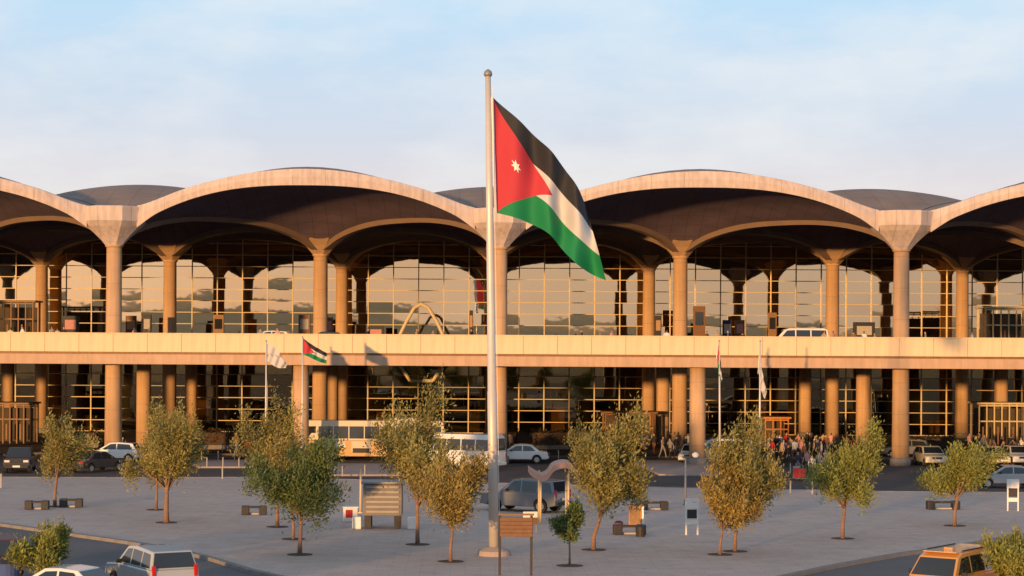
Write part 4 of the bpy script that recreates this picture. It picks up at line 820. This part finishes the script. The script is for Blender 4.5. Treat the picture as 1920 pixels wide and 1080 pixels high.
# curved shelter
c = ground(1040, 982, PZ); r_ = empty('curved_shelter', c, 0, 'small shelter with pink wave shaped roof and slim posts', 'shelter')
SHM = mat('shelter_roof', (0.60, 0.34, 0.24), 0.6, var=0.08); m_ = c.y/F
prof = [(993, 878), (1001, 884), (1016, 891), (1028, 886), (1038, 873), (1054, 867), (1070, 869), (1084, 884)]
mb = MB(); n = 40; vv = []
for i in range(n+1):
    x, y = curve(prof, i/n); p = at(x, y, c.y)-c; th = 0.30
    for yy in (-0.2, 2.6): vv += [(p.x, yy, p.z), (p.x, yy, p.z-th)]
ff = []
for i in range(n):
    o_ = i*4; q_ = o_+4; ff += [(o_, q_, q_+2, o_+2), (o_+1, o_+3, q_+3, q_+1), (o_, o_+1, q_+1, q_), (o_+2, q_+2, q_+3, o_+3)]
ff += [(0, 2, 3, 1), (n*4, n*4+1, n*4+3, n*4+2)]
mb.add(vv, ff); mb.build('roof', SHM, r_, smooth=False)
for px in (1014, 1066):
    p = at(px, 885, c.y)-c
    for yy in (0.0, 2.4): mb = MB(); mb.tube([(p.x, yy, 0), (p.x, yy, p.z-0.05)], 0.055, 10); mb.build('post', MULL, r_, smooth=True)
# short lamp posts and camera poles
def lamp(x, y, ytop, label, m_=GREYM, head=True):
    c = ground(x, y, PZ); z = at(x, ytop, c.y).z-PZ; r_ = empty('lamp_post', c, 0, label, 'lamp post', 'short lamp posts')
    mb = MB(); mb.tube([(0, 0, 0), (0, 0, z*0.5), (0, 0, z)], [0.075, 0.06, 0.05], 10); mb.build('post', m_, r_, smooth=True); mb = MB(); mb.tube([(0, 0, 0), (0, 0, 0.06)], 0.16, 14); mb.build('base_plate', m_, r_)
    if head: MB().box((0.28, 0, z+0.02), (0.9, 0.22, 0.1)).build('arm', DARKM, r_, bevel=0.02); mb = MB(); mb.tube([(0.55, 0, z+0.02), (0.55, 0, z+0.2), (0.55, 0, z+0.3)], [0.16, 0.2, 0.06], 12); mb.build('lamp_head', HEAD, r_)
lamp(1285, 947, 858, 'short grey lamp post left of the white sign frame'); lamp(676, 962, 880, 'slim post left of the grey kiosk', MULL, False); lamp(1152, 905, 850, 'slim post hidden in the wide olive tree', MULL, False); lamp(843, 985, 868, 'slim grey post behind the rusty tree by the flagpole', GREYM, False)
# bollards
BM = MB(); BM.tube([(0, 0, 0), (0, 0, 0.8), (0, 0, 0.86)], [0.055, 0.05, 0.025], 10); ME_BOL = mesh_only(BM, 'post', SLAB); BB = MB(); BB.tube([(0, 0, 0.62), (0, 0, 0.72)], 0.075, 10); ME_BAND = mesh_only(BB, 'band', GREYM)
def bollards(pts, z, where, sc=1.0):
    for i_, (x, y) in enumerate(pts):
        r_ = empty('bollard', ground(x, y, z), 0, (['leftmost ', 'second ', 'third ', 'fourth '][i_] if len(pts) > 1 else '')+'slim pale bollard '+where, 'bollard', 'white bollards '+where); r_.scale = (sc*0.8,)*3; inst(ME_BOL, 'post', r_, (0, 0, 0)); inst(ME_BAND, 'band', r_, (0, 0, 0))
bollards([(388+i*29, 846) for i in range(3)], 0.14, 'in the back row before the left hedge'); bollards([(378+i*31, 862) for i in range(3)], 0.005, 'in the middle row before the left hedge'); bollards([(388+i*30, 875) for i in range(3)], 0.13, 'on the small left island')
bollards([(240, 899), (417, 898)], 0.13, 'on the plaza kerb at left', 1.1); bollards([(1024+i*23, 860) for i in range(4)], 0.005, 'in the row before the long hedge'); bollards([(1482, 925), (1523, 927)], 0.13, 'on the plaza kerb right of the bushy tree', 1.15); bollards([(1453, 884), (1482, 886)], 0.005, 'beside the crossing crowd')
bollards([(2, 915)], 0.13, 'at the left picture edge', 1.3); bollards([(684, 890), (628, 893), (642, 893)], 0.13, 'on the central island')

# ------------------------------------------------------------------ entrance porches and kiosks
def porch(x0, x1, ytop, Y, z0, label, m_, nv=6, roof=True):
    a_, b_ = at(x0, ytop, Y), at(x1, ytop, Y); W_ = b_.x-a_.x; h_ = a_.z-z0; c = ((a_.x+b_.x)/2, Y, z0)
    r_ = empty('entrance_porch', c, 0, label, 'porch', 'timber entrance porches')
    for i in range(nv+1): MB().box((-W_/2+W_*i/nv, 0, h_/2), (0.10, 0.16, h_)).build('post', m_, r_)
    for zz in (h_-0.12, h_*0.62): MB().box((0, 0.02, zz), (W_+0.1, 0.12, 0.12)).build('rail', m_, r_)
    if roof: MB().box((0, 1.5, h_+0.08), (W_+0.5, 3.4, 0.16)).build('roof', m_, r_)
    for sx in (-1, 1): MB().box((sx*W_/2, 2.9, h_/2), (0.16, 0.22, h_)).build('post', m_, r_)
    MB().box((0, 2.9, h_*0.45), (W_*0.9, 0.08, h_*0.88)).build('door_screen', INTR, r_)
    for i in range(nv):
        if i % 2 == 0: MB().box((-W_/2+W_*(i+0.5)/nv, -0.06, h_*0.3), (W_/nv*0.2, 0.05, h_*0.4)).build('door_panel', BRONZE, r_)
porch(-20, 62, 566, Y0+30, 8.56, 'bronze timber porch on the upper level at far left', BRONZE); porch(1848, 1935, 578, Y0+30, 8.56, 'bronze timber porch on the upper level at far right', MULL)
porch(1135, 1228, 775, Y0+24, 0.14, 'dark timber porch at ground level behind the wide olive tree', WOOD); porch(-20, 58, 758, Y0+24, 0.14, 'timber porch at ground level behind the black pickup', BRONZE); porch(1836, 1935, 758, Y0+24, 0.14, 'golden timber porch at ground level at far right', MULL, 7)
porch(1435, 1478, 785, Y0+26, 0.14, 'small orange timber kiosk behind the limp white flag', ORANGE, 3)
for i, (x0, x1, yt, m_) in enumerate(((560, 582, 590, WOOD), (612, 624, 594, WOOD), (1300, 1322, 574, WOOD), (1228, 1240, 592, TRIM), (1355, 1372, 600, CLOTH['navy']), (1378, 1396, 600, WOOD), (400, 420, 590, BRONZE), (236, 256, 592, WOOD), (268, 284, 590, TRIM), (118, 148, 592, TRIM), (1440, 1456, 586, BRONZE), (880, 887, 582, TRIM), (1600, 1640, 604, TRIM), (690, 720, 612, TRIM))):
    Y = Y0+26+(i % 4)*4; a_, b_ = at(x0, yt, Y), at(x1, yt, Y); r_ = empty('information_stand', ((a_.x+b_.x)/2, Y, 8.56), 0, 'dark information stand on the upper forecourt, number %d from a row' % i, 'stand')
    r_['label'] = ['dark brown stand left of the inner column left of centre', 'small brown stand right of the inner column left of centre', 'tall brown stand right of the inner column right of centre', 'slim black stand left of the inner column right of centre', 'navy stand behind the dark limp flag pole', 'brown stand right of the navy stand', 'bronze stand between the left columns under the arch', 'brown stand right of the leftmost front column', 'black stand beside the brown one, right of the leftmost column', 'wide black stand left of the leftmost front column', 'bronze stand above the limp white flag', 'slim tall black stand left of the big flagpole', 'wide black stand left of the rightmost front column', 'low wide black stand at the left end of the central glass wall'][i]
    W_, h_ = b_.x-a_.x, a_.z-8.56; MB().box((0, 0, h_*0.55), (W_, 0.35, h_*0.9)).build('panel', m_, r_, bevel=0.02); MB().box((0, 0, 0.06), (W_+0.2, 0.7, 0.12)).build('foot', GREYM, r_); MB().box((0, -0.19, h_*0.72), (W_*0.7, 0.02, h_*0.3)).build('display', [SLAB, CLOTH['pink'], CARGL, SKIN][i % 4], r_)
